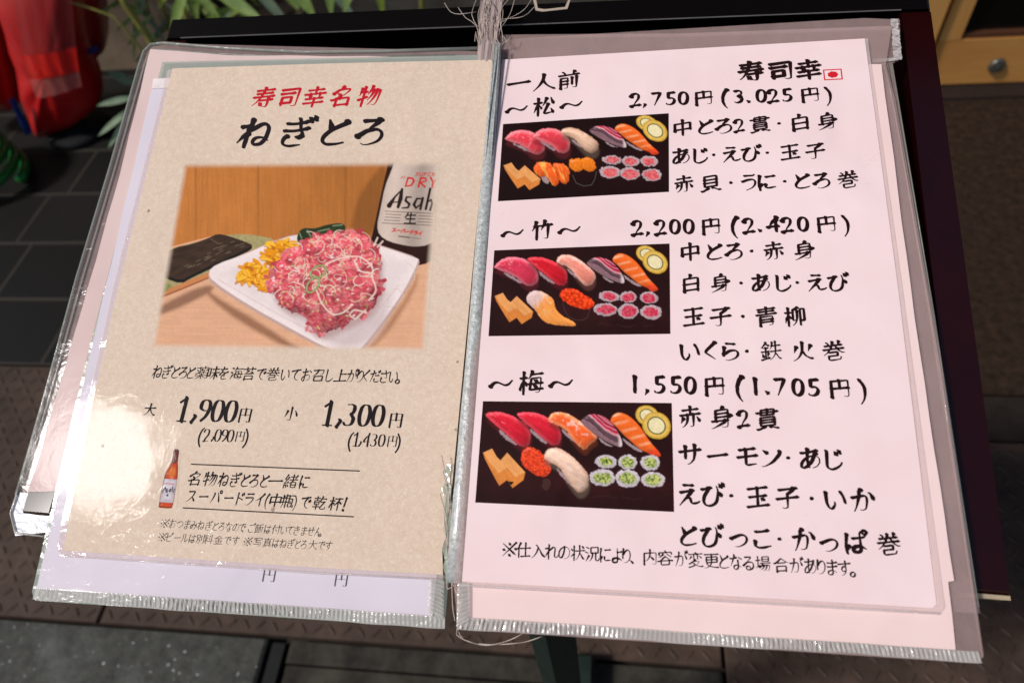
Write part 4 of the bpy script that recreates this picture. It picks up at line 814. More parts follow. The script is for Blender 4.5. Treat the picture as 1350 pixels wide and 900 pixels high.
    for k in range(46):
        i = int(RNG.integers(len(T))); t = RNG.random(); ax, ay = T[i]; bx, by = T[(i + 1) % len(T)]; x, y = ax + (bx - ax) * t, ay + (by - ay) * t
        c.ell((x + 14 * (RNG.random() - .5), y + 14 * (RNG.random() - .5)), (9 + 9 * RNG.random(), 6 + 6 * RNG.random()), 180 * RNG.random(), rgb(*((206, 84, 92), (226, 124, 126), (184, 60, 70))[k % 3]), rough=10)
    c.fill(T, ft, aa=6, rough=34, shade=(30, .7, 1.05))
    for k in range(70):
        x = 550 + 430 * RNG.random(); y = 335 + 380 * RNG.random()
        if poly_sd(np.array([x]), np.array([y]), T)[0] < 14: continue
        a = RNG.random() * 3.1; L = 8 + 18 * RNG.random(); c.line([(x, y), (x + L * math.cos(a) * .6, y + L * .3), (x + L * math.cos(a), y + L * math.sin(a))], [3, 7, 2], rgb(*((120, 34, 42), (150, 46, 56))[k % 2]), aa=5, alpha=.55)
    for k in range(90):
        x = 550 + 430 * RNG.random(); y = 330 + 340 * RNG.random()
        if poly_sd(np.array([x]), np.array([y]), T)[0] < 14: continue
        c.ell((x, y), (3 + 5 * RNG.random(), 2 + 2 * RNG.random()), 60 * RNG.random() - 40, rgb(255, 226, 220), alpha=.75)
    ins = lambda x, y: poly_sd(np.array([x]), np.array([y]), T)[0] > 8
    k = 0
    while k < 60:       # flecks of spring onion
        x = 540 + 450 * RNG.random(); y = 330 + 390 * RNG.random()
        if not ins(x, y): continue
        a = RNG.random() * 3.1; c.ell((x, y), (4 + 6 * RNG.random(), 3), math.degrees(a), rgb(*((214, 200, 120) if k % 3 else (120, 150, 60))), alpha=.8); k += 1
    k = 0
    while k < 72:       # curled white onion threads
        x = 560 + 420 * RNG.random(); y = 325 + 270 * RNG.random() ** 1.3
        if not ins(x, y): continue
        r = 14 + 26 * RNG.random(); a0 = RNG.random() * 6.3; sq = .4 + .5 * RNG.random(); rot = RNG.random() * 3
        P = []
        for t in np.linspace(a0, a0 + 1.2 + 2.6 * RNG.random(), 9):
            u, v = r * math.cos(t), r * sq * math.sin(t); P.append((x + u * math.cos(rot) - v * math.sin(rot), y + u * math.sin(rot) + v * math.cos(rot)))
        c.line(P, 2.4 + 2.6 * RNG.random(), rgb(*((244, 216, 200), (232, 196, 176), (226, 214, 170))[k % 3]), alpha=.65 + .3 * RNG.random()); k += 1
    for P in ([(728, 560), (748, 610), (790, 655), (836, 650), (872, 618)], [(930, 650), (880, 640), (862, 660), (884, 676), (926, 640)], [(770, 452), (830, 430), (900, 425), (950, 460), (955, 490), (905, 482), (880, 440)], [(950, 500), (968, 560), (940, 600)], [(960, 380), (975, 348)], [(975, 385), (996, 362)]):
        c.line(spine_curve(P), 7, rgb(242, 214, 196), alpha=.78)
    for cx, cy, rx, ry, rot in ((735, 485, 34, 22, -30), (714, 538, 36, 20, -55)):
        P = [(cx + rx * math.cos(t) * math.cos(math.radians(rot)) - ry * math.sin(t) * math.sin(math.radians(rot)), cy + rx * math.cos(t) * math.sin(math.radians(rot)) + ry * math.sin(t) * math.cos(math.radians(rot))) for t in np.linspace(0, 6.28, 20)]
        c.line(P, 8, rgb(92, 122, 48)); c.line(P, 3, rgb(190, 200, 140))
    for P in ([(1000, 590), (1030, 560), (1060, 555), (1080, 580), (1050, 620), (1000, 625), (985, 605)], [(1080, 440), (1120, 470), (1125, 520)]): c.line(spine_curve(P), 3, rgb(216, 196, 180), alpha=.7)
    # soft printed edge: the fourth channel blends into the paper
    e = np.minimum.reduce([poly_sd(X, Y, [(190, 46), (1224, 40), (1166, 806), (60, 794)])])
    return np.concatenate([grain(c.C, X, Y, .16), sst(-4, 26, e)[..., None]], -1)

def grain(C, X, Y, k):
    g = (1 + k * (fbm(X / 4, Y / 4, 41, 2) - .5) + k * .6 * (fbm(X / 40, Y / 40, 43) - .5))[..., None]
    C[..., :3] *= g; return C

def paint_bottle(X, Y):
    """small bottle beside the slogan, in its own drawing coordinates"""
    c = Canvas(X, Y, rgb(214, 188, 160))
    body = [(270, 150), (318, 150), (320, 190), (308, 250), (312, 330), (306, 420), (262, 682), (245, 693), (140, 688), (128, 672), (182, 400), (205, 345), (240, 290), (262, 225)]
    d = poly_sd(X, Y, smooth_poly(body, 1))
    c.fill(body, lambda x, y, dd: (rgb(176, 62, 24) * (.6 + .7 * sst(0, 34, dd))[:, None]) * (.85 + .3 * fbm(x / 30, y / 60, 3))[:, None], smooth=1)
    c.fill([(225, 330), (285, 300), (296, 400), (215, 400)], rgb(216, 112, 30), aa=26, alpha=.8)
    c.fill([(268, 148), (320, 148), (318, 200), (300, 275), (248, 285), (262, 215)], lambda x, y, dd: rgb(92, 40, 38) * (.7 + .5 * sst(0, 16, dd))[:, None], smooth=1)
    c.line([(292, 205), (280, 270)], 7, rgb(150, 90, 80), alpha=.7)
    c.fill([(184, 420), (300, 428), (264, 640), (140, 634)], lambda x, y, dd: rgb(206, 196, 200) * (.8 + .25 * sst(0, 40, dd))[:, None], smooth=0)
    c.line([(195, 462), (270, 470)], 12, rgb(206, 90, 90), alpha=.7)
    for P in ([(166, 540), (196, 498), (200, 540)], [(214, 512), (206, 524), (216, 536), (204, 544)], [(240, 514), (226, 530), (238, 540), (246, 512)], [(262, 492), (254, 540)], [(276, 512), (268, 544)]): c.line(P, 9, rgb(44, 36, 40))
    c.line([(165, 550), (275, 560)], 3, rgb(120, 110, 112)); c.ell((212, 572), (11, 9), 0, rgb(60, 50, 52))
    c.line([(180, 612), (240, 618)], 6, rgb(200, 150, 150)); c.line([(140, 660), (255, 668)], 10, rgb(226, 90, 60), alpha=.6)
    return np.concatenate([c.C, sst(-4, 3, d)[..., None]], -1)
# ------------------------------------------------------------------ ground
def z_poly(pts, z): return [on_z(u, v, z) for u, v in pts]
def rect_slab(name, x0, x1, y0, y1, ztop, thick, mat, label=None, cat=None, kind=None, bev=0.0, group=None):
    b = MB(); b.slab([(x0, y0, ztop), (x1, y0, ztop), (x1, y1, ztop), (x0, y1, ztop)], (0, 0, 1), thick, bev)
    return tag(b.build(name, mat), label, cat, group, kind)

def m_ground(name, lo, hi, scale, spark=0.0, rough=.7, bumpy=.4):
    t = NT(name); f = t.noise(scale, 7, .65); c = t.ramp(f, [(.3, L4(lo)), (.7, L4(hi))])
    if spark:
        s = t.noise(140, 2, .5); c = t.mix(t.math('MULTIPLY', t.math('SUBTRACT', s, .69), 14.0, clamp=True), c, L4((190, 196, 190)))
        s2 = t.noise(9, 5, .6); c = t.mix(t.math('MULTIPLY', t.math('SUBTRACT', s2, .5), 2.4, clamp=True), c, L4((110, 114, 108)))
    t.set(Base_Color=c, Roughness=rough, Normal=t.bump(t.noise(scale * 3, 5), bumpy, .003)); t.b.inputs['Specular IOR Level'].default_value = .12; return t.m

rect_slab("ground", -8, 8, -4, 9, -0.03, .3, m_ground("bare_concrete", (34, 28, 24), (58, 50, 44), 12), kind="structure")

def m_tiles():
    t = NT("dark_floor_tiles"); mp = t.n("ShaderNodeMapping"); t.l(t.pos(), mp.inputs[0]); mp.inputs["Location"].default_value = (1.59, -.867, 0)
    br = t.n("ShaderNodeTexBrick"); br.offset = 0.18; t.l(mp.outputs[0], br.inputs["Vector"])
    br.inputs["Scale"].default_value = 1.0; br.inputs["Brick Width"].default_value = .30; br.inputs["Row Height"].default_value = .204
    br.inputs["Mortar Size"].default_value = .006; br.inputs["Mortar Smooth"].default_value = .4; br.inputs["Bias"].default_value = 0
    br.inputs["Color1"].default_value = L4((22, 21, 20)); br.inputs["Color2"].default_value = L4((31, 30, 28)); br.inputs["Mortar"].default_value = L4((60, 55, 48))
    f = t.noise(22, 6, .65)
    c = t.mix(t.math('MULTIPLY', f, .5), br.outputs["Color"], L4((17, 15, 13)))
    h = t.math('SUBTRACT', 1.0, br.outputs["Fac"])
    t.set(Base_Color=c, Roughness=.55, Normal=t.bump(t.math('ADD', h, t.math('MULTIPLY', f, .25)), .6, .003)); t.b.inputs['Specular IOR Level'].default_value = .15; return t.m
rect_slab("tiled_floor", -6, -.12, .868, 6, .0, .05, m_tiles(), kind="structure")
rect_slab("stone_pavement", -.116, 6, .838, 6, .0, .05, m_ground("mottled_brown_stone", (30, 21, 15), (58, 44, 33), 55, rough=.8), kind="structure")
rect_slab("threshold_strip", -.116, 6, .735, .834, -.002, .05, m_ground("grey_brown_stone", (36, 29, 25), (50, 42, 37), 30), kind="structure", bev=.004)

# steel tread plates: raised lozenges in a herringbone
def m_tread():
    t = NT("rusty_tread_steel"); f = t.noise(9, 6, .65); g = t.noise(70, 5, .7)
    c = t.ramp(f, [(.28, L4((54, 43, 36))), (.52, L4((74, 59, 50))), (.75, L4((92, 75, 64)))])
    c = t.mix(t.math('MULTIPLY', t.math('SUBTRACT', g, .45), 1.4, clamp=True), c, L4((44, 34, 29)))
    t.set(Base_Color=c, Roughness=.6, Metallic=.0, Normal=t.bump(g, .3, .002)); t.b.inputs['Specular IOR Level'].default_value = .15; return t.m
TREAD = m_tread()
def tread_plate(x0, x1, y0, y1, label):
    b = MB(); b.slab([(x0, y0, 0), (x1, y0, 0), (x1, y1, 0), (x0, y1, 0)], (0, 0, 1), .008, .002)
    p = .0265
    for i in range(int((x1 - x0) / p)):
        for j in range(int((y1 - y0) / p)):
            cx, cy = x0 + (i + .6) * p, y0 + (j + .6) * p
            if cx > x1 - .01 or cy > y1 - .012: continue
            a = math.radians(48 if (i + j) % 2 else -48); ca, sa = math.cos(a), math.sin(a)
            V = []
            for u, v, z in ((-.0125, 0, 0), (-.006, -.0032, 0), (.006, -.0032, 0), (.0125, 0, 0), (.006, .0032, 0), (-.006, .0032, 0), (-.006, 0, .0021), (.006, 0, .0021)):
                V.append((cx + u * ca - v * sa, cy + u * sa + v * ca, z + .0002))
            b.add(V, [(0, 1, 6), (1, 2, 7, 6), (2, 3, 7), (3, 4, 7), (4, 5, 6, 7), (5, 0, 6)])
    return tag(b.build("tread_plate", TREAD), label, "metal plate", "steel tread plates over the gutter")
tread_plate(-2.2, -.92, .30, .862, "rusty brown steel tread plate beside the open edge of the dark floor tiles")
tread_plate(-.914, .186, .30, .73, "steel tread plate under the menu stand, behind its green post")
tread_plate(.192, 1.6, .05, .73, "clean brown steel tread plate right of the joint, below the menu's lower right corner")
rect_slab("granite_paving", -2.6, -.585, -.6, .294, .004, .05, m_ground("dark_granite", (48, 48, 44), (76, 76, 70), 50, spark=1.0, rough=.5), kind="structure", bev=.004)
b = MB()
b.slab([(-.575, -.6, .0), (-.552, -.6, .0), (-.552, .29, .0), (-.575, .29, .0)], (0, 0, 1), .03, .002)
tag(b.build("joint_filler", plain("black_joint", (26, 25, 24), .8)), kind="structure")
b = MB()
for i, (ya, yb, z) in enumerate(((-.5, .165, -.004), (.168, .205, .008), (.208, .255, -.006), (.258, .294, -.002))):
    b.slab([(-.545, ya, z), (.186, ya, z), (.186, yb, z), (-.545, yb, z)], (0, 0, 1), .03, .004)
tag(b.build("gutter_cover", m_ground("worn_concrete", (30, 28, 25), (70, 66, 58), 18, rough=.8)), "worn grey concrete gutter cover with a raised lip beside the granite paving", "gutter cover")

# ------------------------------------------------------------------ shop front
PLASTER = m_ground("beige_plaster", (122, 104, 86), (160, 142, 120), 9, rough=.9)
b = MB(); b.box((-1.35, 2.2, 0), (4.3, .12, 2.6), .004)
tag(b.build("shop_wall", PLASTER), "beige plaster shop wall behind the potted palm", "wall")
rect_slab("unseen_shade_eave", -3.5, 3.5, 1.1, 2.4, 2.9, .12, m_wood("eave_boards", (110, 74, 40), (140, 96, 56)), kind="structure")  # unseen eave overhead, added to block sky and sun from the shop front
YD = 1.85
WOOD = m_wood("oiled_cedar", (206, 142, 70), (228, 168, 96), (1, 1, .12), 26)
WOODH = m_wood("oiled_cedar_rail", (200, 134, 64), (222, 160, 88), (.12, 1, 1), 26)
def Y3(u, v, y=YD): return on_y(u, v, y)
zb = Y3(1290, 112)[2]; xg = Y3(1275, 55); xs0 = Y3(1241, 50)[0]; zg = xg[2]
door = empty("shop_door", (1.3, YD, 0), "light wooden shop door with a black glass panel and a round lock", "door")
b = MB(); b.box((xs0 + .65, YD + .03, zb), (1.30, .045, zg - zb), .004); b.build("bottom_rail", WOODH, door)
xst = Y3(1273, 40)[0]
b = MB(); b.box(((xs0 + xst) / 2, YD + .029, zg + .001), (xst - xs0, .045, 2.2), .004); b.build("stile", WOOD, door)
b = MB(); b.box((xst + .55, YD + .025, zg + .0005), (1.1, .025, .012), .003); b.build("glazing_bead", plain("dark_bead", (92, 58, 40), .5), door)
gl = NT("dark_glass"); gl.set(Base_Color=L4((14, 14, 12)), Roughness=.06)
b = MB(); b.box((xst + .55, YD + .036, zg + .013), (1.1, .008, 2.1)); b.build("glass_panel", gl.m, door)
lc = Y3(1315, 88); b = MB()
V = []; prof = ((.021, 0), (.021, -.004), (.017, -.009), (.006, -.009), (.006, -.012), (0.0005, -.012)); nn = 24
for r, dy in prof:
    for k in range(nn): V.append((lc[0] + r * math.cos(k * 2 * math.pi / nn), YD + .006 + dy, lc[2] + r * math.sin(k * 2 * math.pi / nn)))
Fc = [(i * nn + k, (i + 1) * nn + k, (i + 1) * nn + (k + 1) % nn, i * nn + (k + 1) % nn) for i in range(len(prof) - 1) for k in range(nn)]
b.add(V, Fc); b.build("lock", plain("dull_steel", (108, 104, 96), .4, metal=.6), door, smooth=False)
x1 = Y3(1240, 25)[0]
b = MB(); b.box((xs0 - .017 - .16, YD + .04, 0), (.32, .10, 2.5), .004)
tag(b.build("door_post", m_wood("cedar_post", (214, 150, 76), (230, 170, 98), (1, 1, .1), 22)), "wooden door post left of the shop door", "post")
b = MB(); b.box((xs0 - .008, YD + .07, .01), (.010, .02, 2.4)); tag(b.build("draught_seal", plain("grey_rubber", (112, 100, 92), .7)), "grey rubber seal strip between the door post and the door", "seal")
b = MB(); b.box((1.5, YD + .02, 0), (2.0, .14, max(.008, zb - .012)), .004); tag(b.build("door_sill", plain("dark_sill", (44, 34, 30), .6)), kind="structure")

# ------------------------------------------------------------------ potted palm
POT = np.array([-1.02, 1.86, 0.0])
plant = empty("potted_palm", POT, "potted bamboo palm with thin canes and narrow green leaves behind the menu stand", "plant")
b = MB(); b.lathe([(.11, 0), (.13, .02), (.16, .28), (.175, .29), (.175, .32), (.155, .32), (.15, .27), (.001, .27)], POT, 28)
b.build("pot", plain("glazed_pot", (70, 58, 50), .4, coat=.3), plant)
def leaf_mat(name, a, c):
    t = NT(name); f = t.noise(30, 4); t.set(Base_Color=t.ramp(f, [(.3, L4(a)), (.7, L4(c))]), Roughness=.42)
    t.b.inputs["Transmission Weight"].default_value = 0; return t.m
LEAF = leaf_mat("palm_leaf", (100, 128, 50), (150, 170, 84)); DULL = leaf_mat("dull_leaf", (106, 126, 98), (146, 162, 128)); CANE = leaf_mat("palm_cane", (136, 128, 54), (176, 164, 84))
YOUNG = leaf_mat("young_leaf", (120, 140, 30), (150, 166, 48))
def blade(b, base, tip, wid, droop, side=None, n=7):
    base, tip = np.array(base), np.array(tip); d = tip - base; L = np.linalg.norm(d)
    s = np.cross(d, side if side is not None else (0.2, -.8, .6)); s /= np.linalg.norm(s) + 1e-9
    up = np.cross(s, d); up /= np.linalg.norm(up) + 1e-9
    V = []; Fc = []
    for i in range(n + 1):
        t = i / n; w_ = wid * math.sin(math.pi * min(1, .06 + t * .94)) ** .7 * (1 if t < .5 else 1 - .25 * (t - .5))
        p = base + d * t + np.array([0, 0, -droop * L * t * t])
        V += [p - s * w_ / 2, p - up * w_ * .12, p + s * w_ / 2]
        if i:
            k = 3 * i; Fc += [(k - 3, k - 2, k + 1, k), (k - 2, k - 1, k + 2, k + 1)]
    b.add(V, Fc)
def stem(pxs, y, r0, r1):
    pts = [on_y(u, v, y) for u, v in pxs]; b = MB(); b.tube(pts, list(np.linspace(r0, r1, len(pts))), 7); return b
for pxs, y, r in (([(262, 175), (228, 105), (192, 45), (166, 8), (140, -40)], 1.76, .011), ([(250, 90), (226, 40), (205, -10), (190, -60)], 1.90, .006), ([(275, 100), (250, 45), (240, 0), (236, -60)], 1.84, .007),
                  ([(215, 110), (182, 60), (150, 22), (110, 8), (80, 0)], 1.73, .004), ([(300, 80), (285, 30), (262, -20), (240, -70)], 1.92, .007), ([(330, 70), (322, 20), (318, -50)], 1.97, .006), ([(560, 40), (556, 5), (552, -60)], 1.95, .009), ([(238, 92), (212, 48), (196, 18), (184, -30)], 1.96, .005)):
    stem(pxs, y, r, r * .75).build("cane", CANE, plant, True)
LV = [(140, 92, 178, 112, 15, DULL, 1.70), (126, 138, 176, 128, 10, DULL, 1.68), (127, 178, 174, 142, 9, DULL, 1.67), (141, 194, 172, 152, 9, DULL, 1.67),
      (222, 52, 248, -30, 16, LEAF, 1.80), (214, 66, 182, 28, 9, LEAF, 1.84), (260, 30, 246, -50, 15, LEAF, 1.86), (292, 28, 236, -40, 14, LEAF, 1.80), (268, 26, 320, 10, 16, YOUNG, 1.88), (345, 24, 280, -14, 20, LEAF, 1.80), (300, 26, 258, -4, 14, YOUNG, 1.9),
      (415, 22, 380, -28, 20, LEAF, 1.84), (436, 20, 430, -50, 18, LEAF, 1.86), (400, 18, 350, -40, 14, LEAF, 1.9), (452, 16, 470, -40, 16, LEAF, 1.84), (505, 22, 494, -40, 14, YOUNG, 1.9), (166, 60, 200, 20, 8, LEAF, 1.85), (176, 82, 206, 60, 8, CANE, 1.86),
      (150, 40, 196, 6, 7, LEAF, 1.86), (236, 66, 226, 10, 9, LEAF, 1.9), (206, 40, 168, -20, 8, LEAF, 1.92), (380, 30, 330, -20, 16, DULL, 1.92), (470, 24, 420, -30, 14, DULL, 1.95), (200, 24, 140, -10, 7, LEAF, 1.9), (243, 18, 262, -40, 10, YOUNG, 1.9)]
for u, v, u2, v2, wpx, m, y in LV:
    a = on_y(u2, v2, y); t_ = on_y(u, v, y - .04); b = MB(); blade(b, a, t_, .72 * wpx * np.linalg.norm(a - EYE) / F, .04)
    b.build("leaf", m, plant, True)
for k in range(34):
    u = 165 + 150 * random.random(); v = -60 + 120 * random.random(); a = on_y(u, v, random.uniform(1.8, 1.98)); t_ = on_y(u + random.uniform(-70, 60), v + random.uniform(10, 80), 1.84); b = MB(); blade(b, a, t_, .011, .08); b.build('leaf', random.choice([LEAF, YOUNG, DULL, LEAF]), plant, True)
for k in range(14):
    u = 170 + 120 * random.random(); v = -40 + 110 * random.random(); a = on_y(u, v, 1.93); ang = random.uniform(0, 6.3)
    b = MB(); blade(b, a, a + np.array([.10 * math.cos(ang), -.04, -.03 + .10 * math.sin(ang)]), .009, .15); b.build("leaf", random.choice([LEAF, CANE, DULL]), plant, True)

# ------------------------------------------------------------------ red bundle, blue strap, weights, green hose
def vinyl(name, col, rough=.3):
    t = NT(name); c = lin(col); f = t.noise(14, 5, .6, dist=.6)
    t.set(Base_Color=t.ramp(f, [(.3, (*[float(x * .8) for x in c], 1)), (.7, (*[float(x * 1.12) for x in c], 1))]), Roughness=rough, Coat_Weight=.35, Coat_Roughness=.2, Normal=t.bump(f, .25, .008)); return t.m
RED = vinyl("red_vinyl", (190, 10, 12), .45); RED2 = vinyl("dark_red_vinyl", (150, 14, 20)); BLUE = vinyl("blue_vinyl", (34, 52, 120)); BLACK = plain("black_rubber", (11, 11, 12), .8)
def bundle_mb(pxpoly, yf, depth, ridges=0.006):
    """soft bag: outline in a leaning front plane, swelling in the middle, with folds"""
    P = smooth_poly([tuple(p) for p in pxpoly], 2); b = MB(); n = len(P)
    cu = sum(p[0] for p in P) / n; cv = sum(p[1] for p in P) / n
    rings = []
    for s, dy in ((.0, -.05), (.45, -.045), (.8, -.03), (.96, -.008), (1, .02), (.97, depth * .6), (.8, depth)):
        rings.append([on_y(cu + (p[0] - cu) * s, cv + (p[1] - cv) * s, yf) + np.array([0, dy + ridges * math.sin(p[0] * .16 + p[1] * .05) * s * (1 if dy < 0 else 0), 0]) for p in P])
    V = [v for r in rings for v in r]; Fc = []
    for i in range(len(rings) - 1):
        for k in range(n): Fc.append((i * n + k, (i + 1) * n + k, (i + 1) * n + (k + 1) % n, i * n + (k + 1) % n))
    Fc.append(tuple(range((len(rings) - 1) * n, len(rings) * n)))
    b.add(V, Fc); return b
root = empty("vinyl_bundle", on_y(80, 180, 1.74), "red vinyl bundle with a clear tape band, propped beside the potted palm", "bag")
bundle_mb([(-30, -60), (96, -60), (98, 20), (106, 80), (128, 128), (124, 148), (100, 166), (60, 184), (44, 180), (30, 140), (12, 60)], 1.74, .10).build("bag", RED, root, True)
TAPE = m_film("packing_tape", (200, 120, 110), .62, .1, .8)
def band(pxq, y, mat, name, parent, n=10):
    a, b_, c, d = [on_y(u, v, y) for u, v in pxq]; V = []; Fc = []
    for i in range(n + 1):
        t = i / n; o = np.array([0, -.012 * math.sin(math.pi * t) - .006 + .003 * math.sin(i * 2.4), 0]); V += [a + (b_ - a) * t + o, d + (c - d) * t + o]
        if i: Fc.append((2 * i - 2, 2 * i - 1, 2 * i + 1, 2 * i))
    return mesh_obj(name, V, Fc, mat, parent, True)
band([(30, 72), (102, 60), (106, 92), (40, 102)], 1.685, vinyl("shiny_red_tape", (214, 30, 24), .15), "tape_band", root)
band([(40, 104), (106, 93), (110, 112), (50, 128)], 1.686, TAPE, "clear_tape", root)
band([(20, 0), (96, -14), (102, 60), (32, 72)], 1.684, m_film("clear_vinyl_flap", (150, 70, 70), .7, .1, .6), "clear_flap", root)
t2 = bundle_mb([(-90, -60), (-14, -60), (8, 60), (24, 140), (10, 152), (-60, 150), (-110, 100)], 1.78, .10).build("vinyl_bundle", RED2, None, True)
tag(t2, "dark red vinyl bundle at the picture's left edge, above the green hose", "bag")
t3 = bundle_mb([(98, -60), (128, -40), (136, 60), (132, 78), (112, 80), (104, 40)], 1.86, .06).build("folded_banner", RED2, None, True)
tag(t3, "folded red and blue banner cloth behind the red vinyl bundle", "banner")
band([(106, 62), (130, 58), (132, 66), (108, 70)], 1.80, BLUE, "blue_stripe", t3); band([(96, 14), (110, 34), (112, 44), (98, 26)], 1.80, BLUE, "blue_stripe", t3)
st = band([(14, 128), (20, 126), (44, 172), (36, 176)], 1.70, BLUE, "carry_strap", None); tag(st, "blue strap hanging at the left seam of the red bundle", "strap")
wc = on_z(96, 190, 0); wc[1] = 1.78; b = MB(); b.lathe([(.095, 0), (.1, .008), (.095, .02), (.08, .026), (.03, .028), (.03, .05), (.001, .05)], wc, 32)
tag(b.build("pole_base", BLACK, None, True), "round black weighted base on the tiles under the red vinyl bundle", "base")
hc = on_z(-8, 232, 0); root = empty("garden_hose", (hc[0], 1.55, 0), "green garden hose coiled on the tiles at the left edge", "hose")
HOSE = plain("green_hose", (16, 104, 40), .35, coat=.3)
pts = []
for i in range(140):
    th = i * .19; r = .155 - .0002 * i; pts.append((hc[0] - .03 + r * math.cos(th), 1.53 + r * .92 * math.sin(th), .016 + .0062 * th))
b = MB(); b.tube(pts, .0145, 10); b.build("coil", HOSE, root, True)

# ------------------------------------------------------------------ menu stand
N = PR[3]
LACQ = NT("maroon_lacquer"); LACQ.set(Base_Color=LACQ.ramp(LACQ.noise(20, 4), [(.3, L4((26, 4, 4))), (.7, L4((36, 5, 5)))]), Roughness=.16, Coat_Weight=.0, Coat_Roughness=.2); LACQ = LACQ.m
BLK = NT("black_lacquer"); BLK.set(Base_Color=L4((9, 7, 7)), Roughness=.3); BLK.b.inputs["Specular IOR Level"].default_value = .2; BLK = BLK.m
OFFT = -.012          # rim top lies just behind the pages
stand = empty("menu_stand", (0, .25, 0), "dark maroon lacquered menu stand with a raised rim under the opened menu", "menu stand")
pO = lambda u, v, o=OFFT: pg(u, v, PR, o)
A = dict(tl=pO(226, 27), tr=pO(1223, -16), br=pO(1317, 783))
ex = A['tr'] - A['tl']; W_ = np.linalg.norm(ex); ex /= W_
ey = A['br'] - A['tr']; ey -= ex * np.dot(ex, ey); H_ = np.linalg.norm(ey); ey /= H_
TP = lambda x, y, z=0.0: A['tr'] + ex * (x) + ey * y + N * z    # x from the right edge (negative inwards), y downwards
RW, DEP = .0165, .024
def rim(name, x0, x1, y0, y1, zt=0.0, mat=LACQ, lab=None):
    b = MB(); b.slab([TP(x0, y1, zt), TP(x1, y1, zt), TP(x1, y0, zt), TP(x0, y0, zt)], N, DEP + zt + .004, .0012); o = b.build(name, mat, stand)
    if lab: o["label"] = lab
    return o
rim("rim", -RW, 0, RW + .0004, H_); rim("rim", -W_, -W_ + RW, RW + .0004, H_)
rim("rim", -W_, 0, 0, RW, 0.0005, mat=BLK)
rim("bottom_ledge", -W_ + RW + .0004, -RW - .0004, H_ - RW, H_, -.006)
b = MB(); b.slab([TP(-W_ + .002, H_ - .002, -DEP), TP(-.002, H_ - .002, -DEP), TP(-.002, .002, -DEP), TP(-W_ + .002, .002, -DEP)], N, .008); b.build("tray_panel", BLK, stand)
b = MB(); b.slab([TP(-RW, H_ + .0022, -.0002), TP(0, H_ + .0022, -.0002), TP(0, H_ + .0003, -.0002), TP(-RW, H_ + .0003, -.0002)], N, .012); b.build("chipped_edge", plain("bare_wood", (176, 158, 130), .7), stand)
tc = TP(-W_ * .5, H_ * .45, -DEP - .01)
bead_ = MB(); bead_.tube([TP(x, RW + .0003, .0006) for x in np.linspace(-W_ + .012, -RW, 12)], .00045, 6); bead_.build('edge_highlight', plain('painted_edge_highlight', (96, 92, 90), .4), stand)  # pale grey bead paints the highlight along the top rim's inner edge
GREEN = plain("dark_green_metal", (28, 40, 35), .4, .25, 25, bump=.1)
pb = on_z(742, 880, .4); pxp = pb[0]
b = MB(); b.tube([(pxp, .175, tc[2] - .004), (pxp, .175, .03)], .021, 4); b.build("post", GREEN, stand)
b = MB(); b.box((pxp, .175, .0045), (.36, .05, .03), .004); b.box((pxp, .175, .036), (.05, .24, .012), .003); b.build("foot", GREEN, stand)
# a chewed bit of tape on the top rim
q = [pO(u, v, OFFT + .0012) for u, v in ((702, -4), (706, 14), (716, 15.5), (748, 12), (752, 0), (749, 0), (745, 9.5), (718, 12.5), (709, 11), (706, -4))]
b = MB(); b.slab(q[::-1], N, .0004); tag(b.build("tape_scrap", plain("old_tape", (176, 158, 140), .6)), "torn outline of old tape left on the top rim", "tape")

# ------------------------------------------------------------------ clear sleeves and the papers in them
FILM = m_film("clear_vinyl", (206, 176, 170), .74, .14, .5)
FILMG = m_film("grey_vinyl_edge", (170, 172, 160), .45, .15, .6)
WELD = m_film("welded_vinyl", (206, 200, 192), .40, .22, .5)
def paper_mat(name, a, c, P, wr=.06):
    t = NT(name); f = t.noise(9, 3); g = t.noise(120, 5, .7)
    col = t.ramp(f, [(.3, L4(a)), (.7, L4(c))]); col = t.mix(t.math('MULTIPLY', t.math('SUBTRACT', g, .67), 2.2, clamp=True), col, L4((170, 150, 146)))
    t.set(Base_Color=col); film_gloss(t, P, wr, .05); return t.m
def px_slab(name, pts, P, off, thick, mat, parent=None, label=None, cat=None, group=None, sub=0):
    if sub:
        Q = []
        for i in range(len(pts)):
            a, b_ = pts[i], pts[(i + 1) % len(pts)]; m = max(1, int(math.hypot(b_[0] - a[0], b_[1] - a[1]) / sub))
            for k in range(m):
                t = k / m; wob = .55 * math.sin(a[0] + a[1] + k * 1.7) * (1 if k else 0)
                Q.append((a[0] + (b_[0] - a[0]) * t + wob * (b_[1] - a[1]) / (math.hypot(b_[0] - a[0], b_[1] - a[1]) + 1), a[1] + (b_[1] - a[1]) * t - wob * (b_[0] - a[0]) / (math.hypot(b_[0] - a[0], b_[1] - a[1]) + 1)))
        pts = Q
    P3 = [pg(u, v, P, off) for u, v in pts]
    n3 = sum((np.cross(P3[i] - P3[0], P3[(i + 1) % len(P3)] - P3[0]) for i in range(1, len(P3) - 1)), np.zeros(3))
    if np.dot(n3, P[3]) < 0: P3 = P3[::-1]
    b = MB(); b.slab(P3, P[3], thick); return tag(b.build(name, mat, parent), label, cat, group)
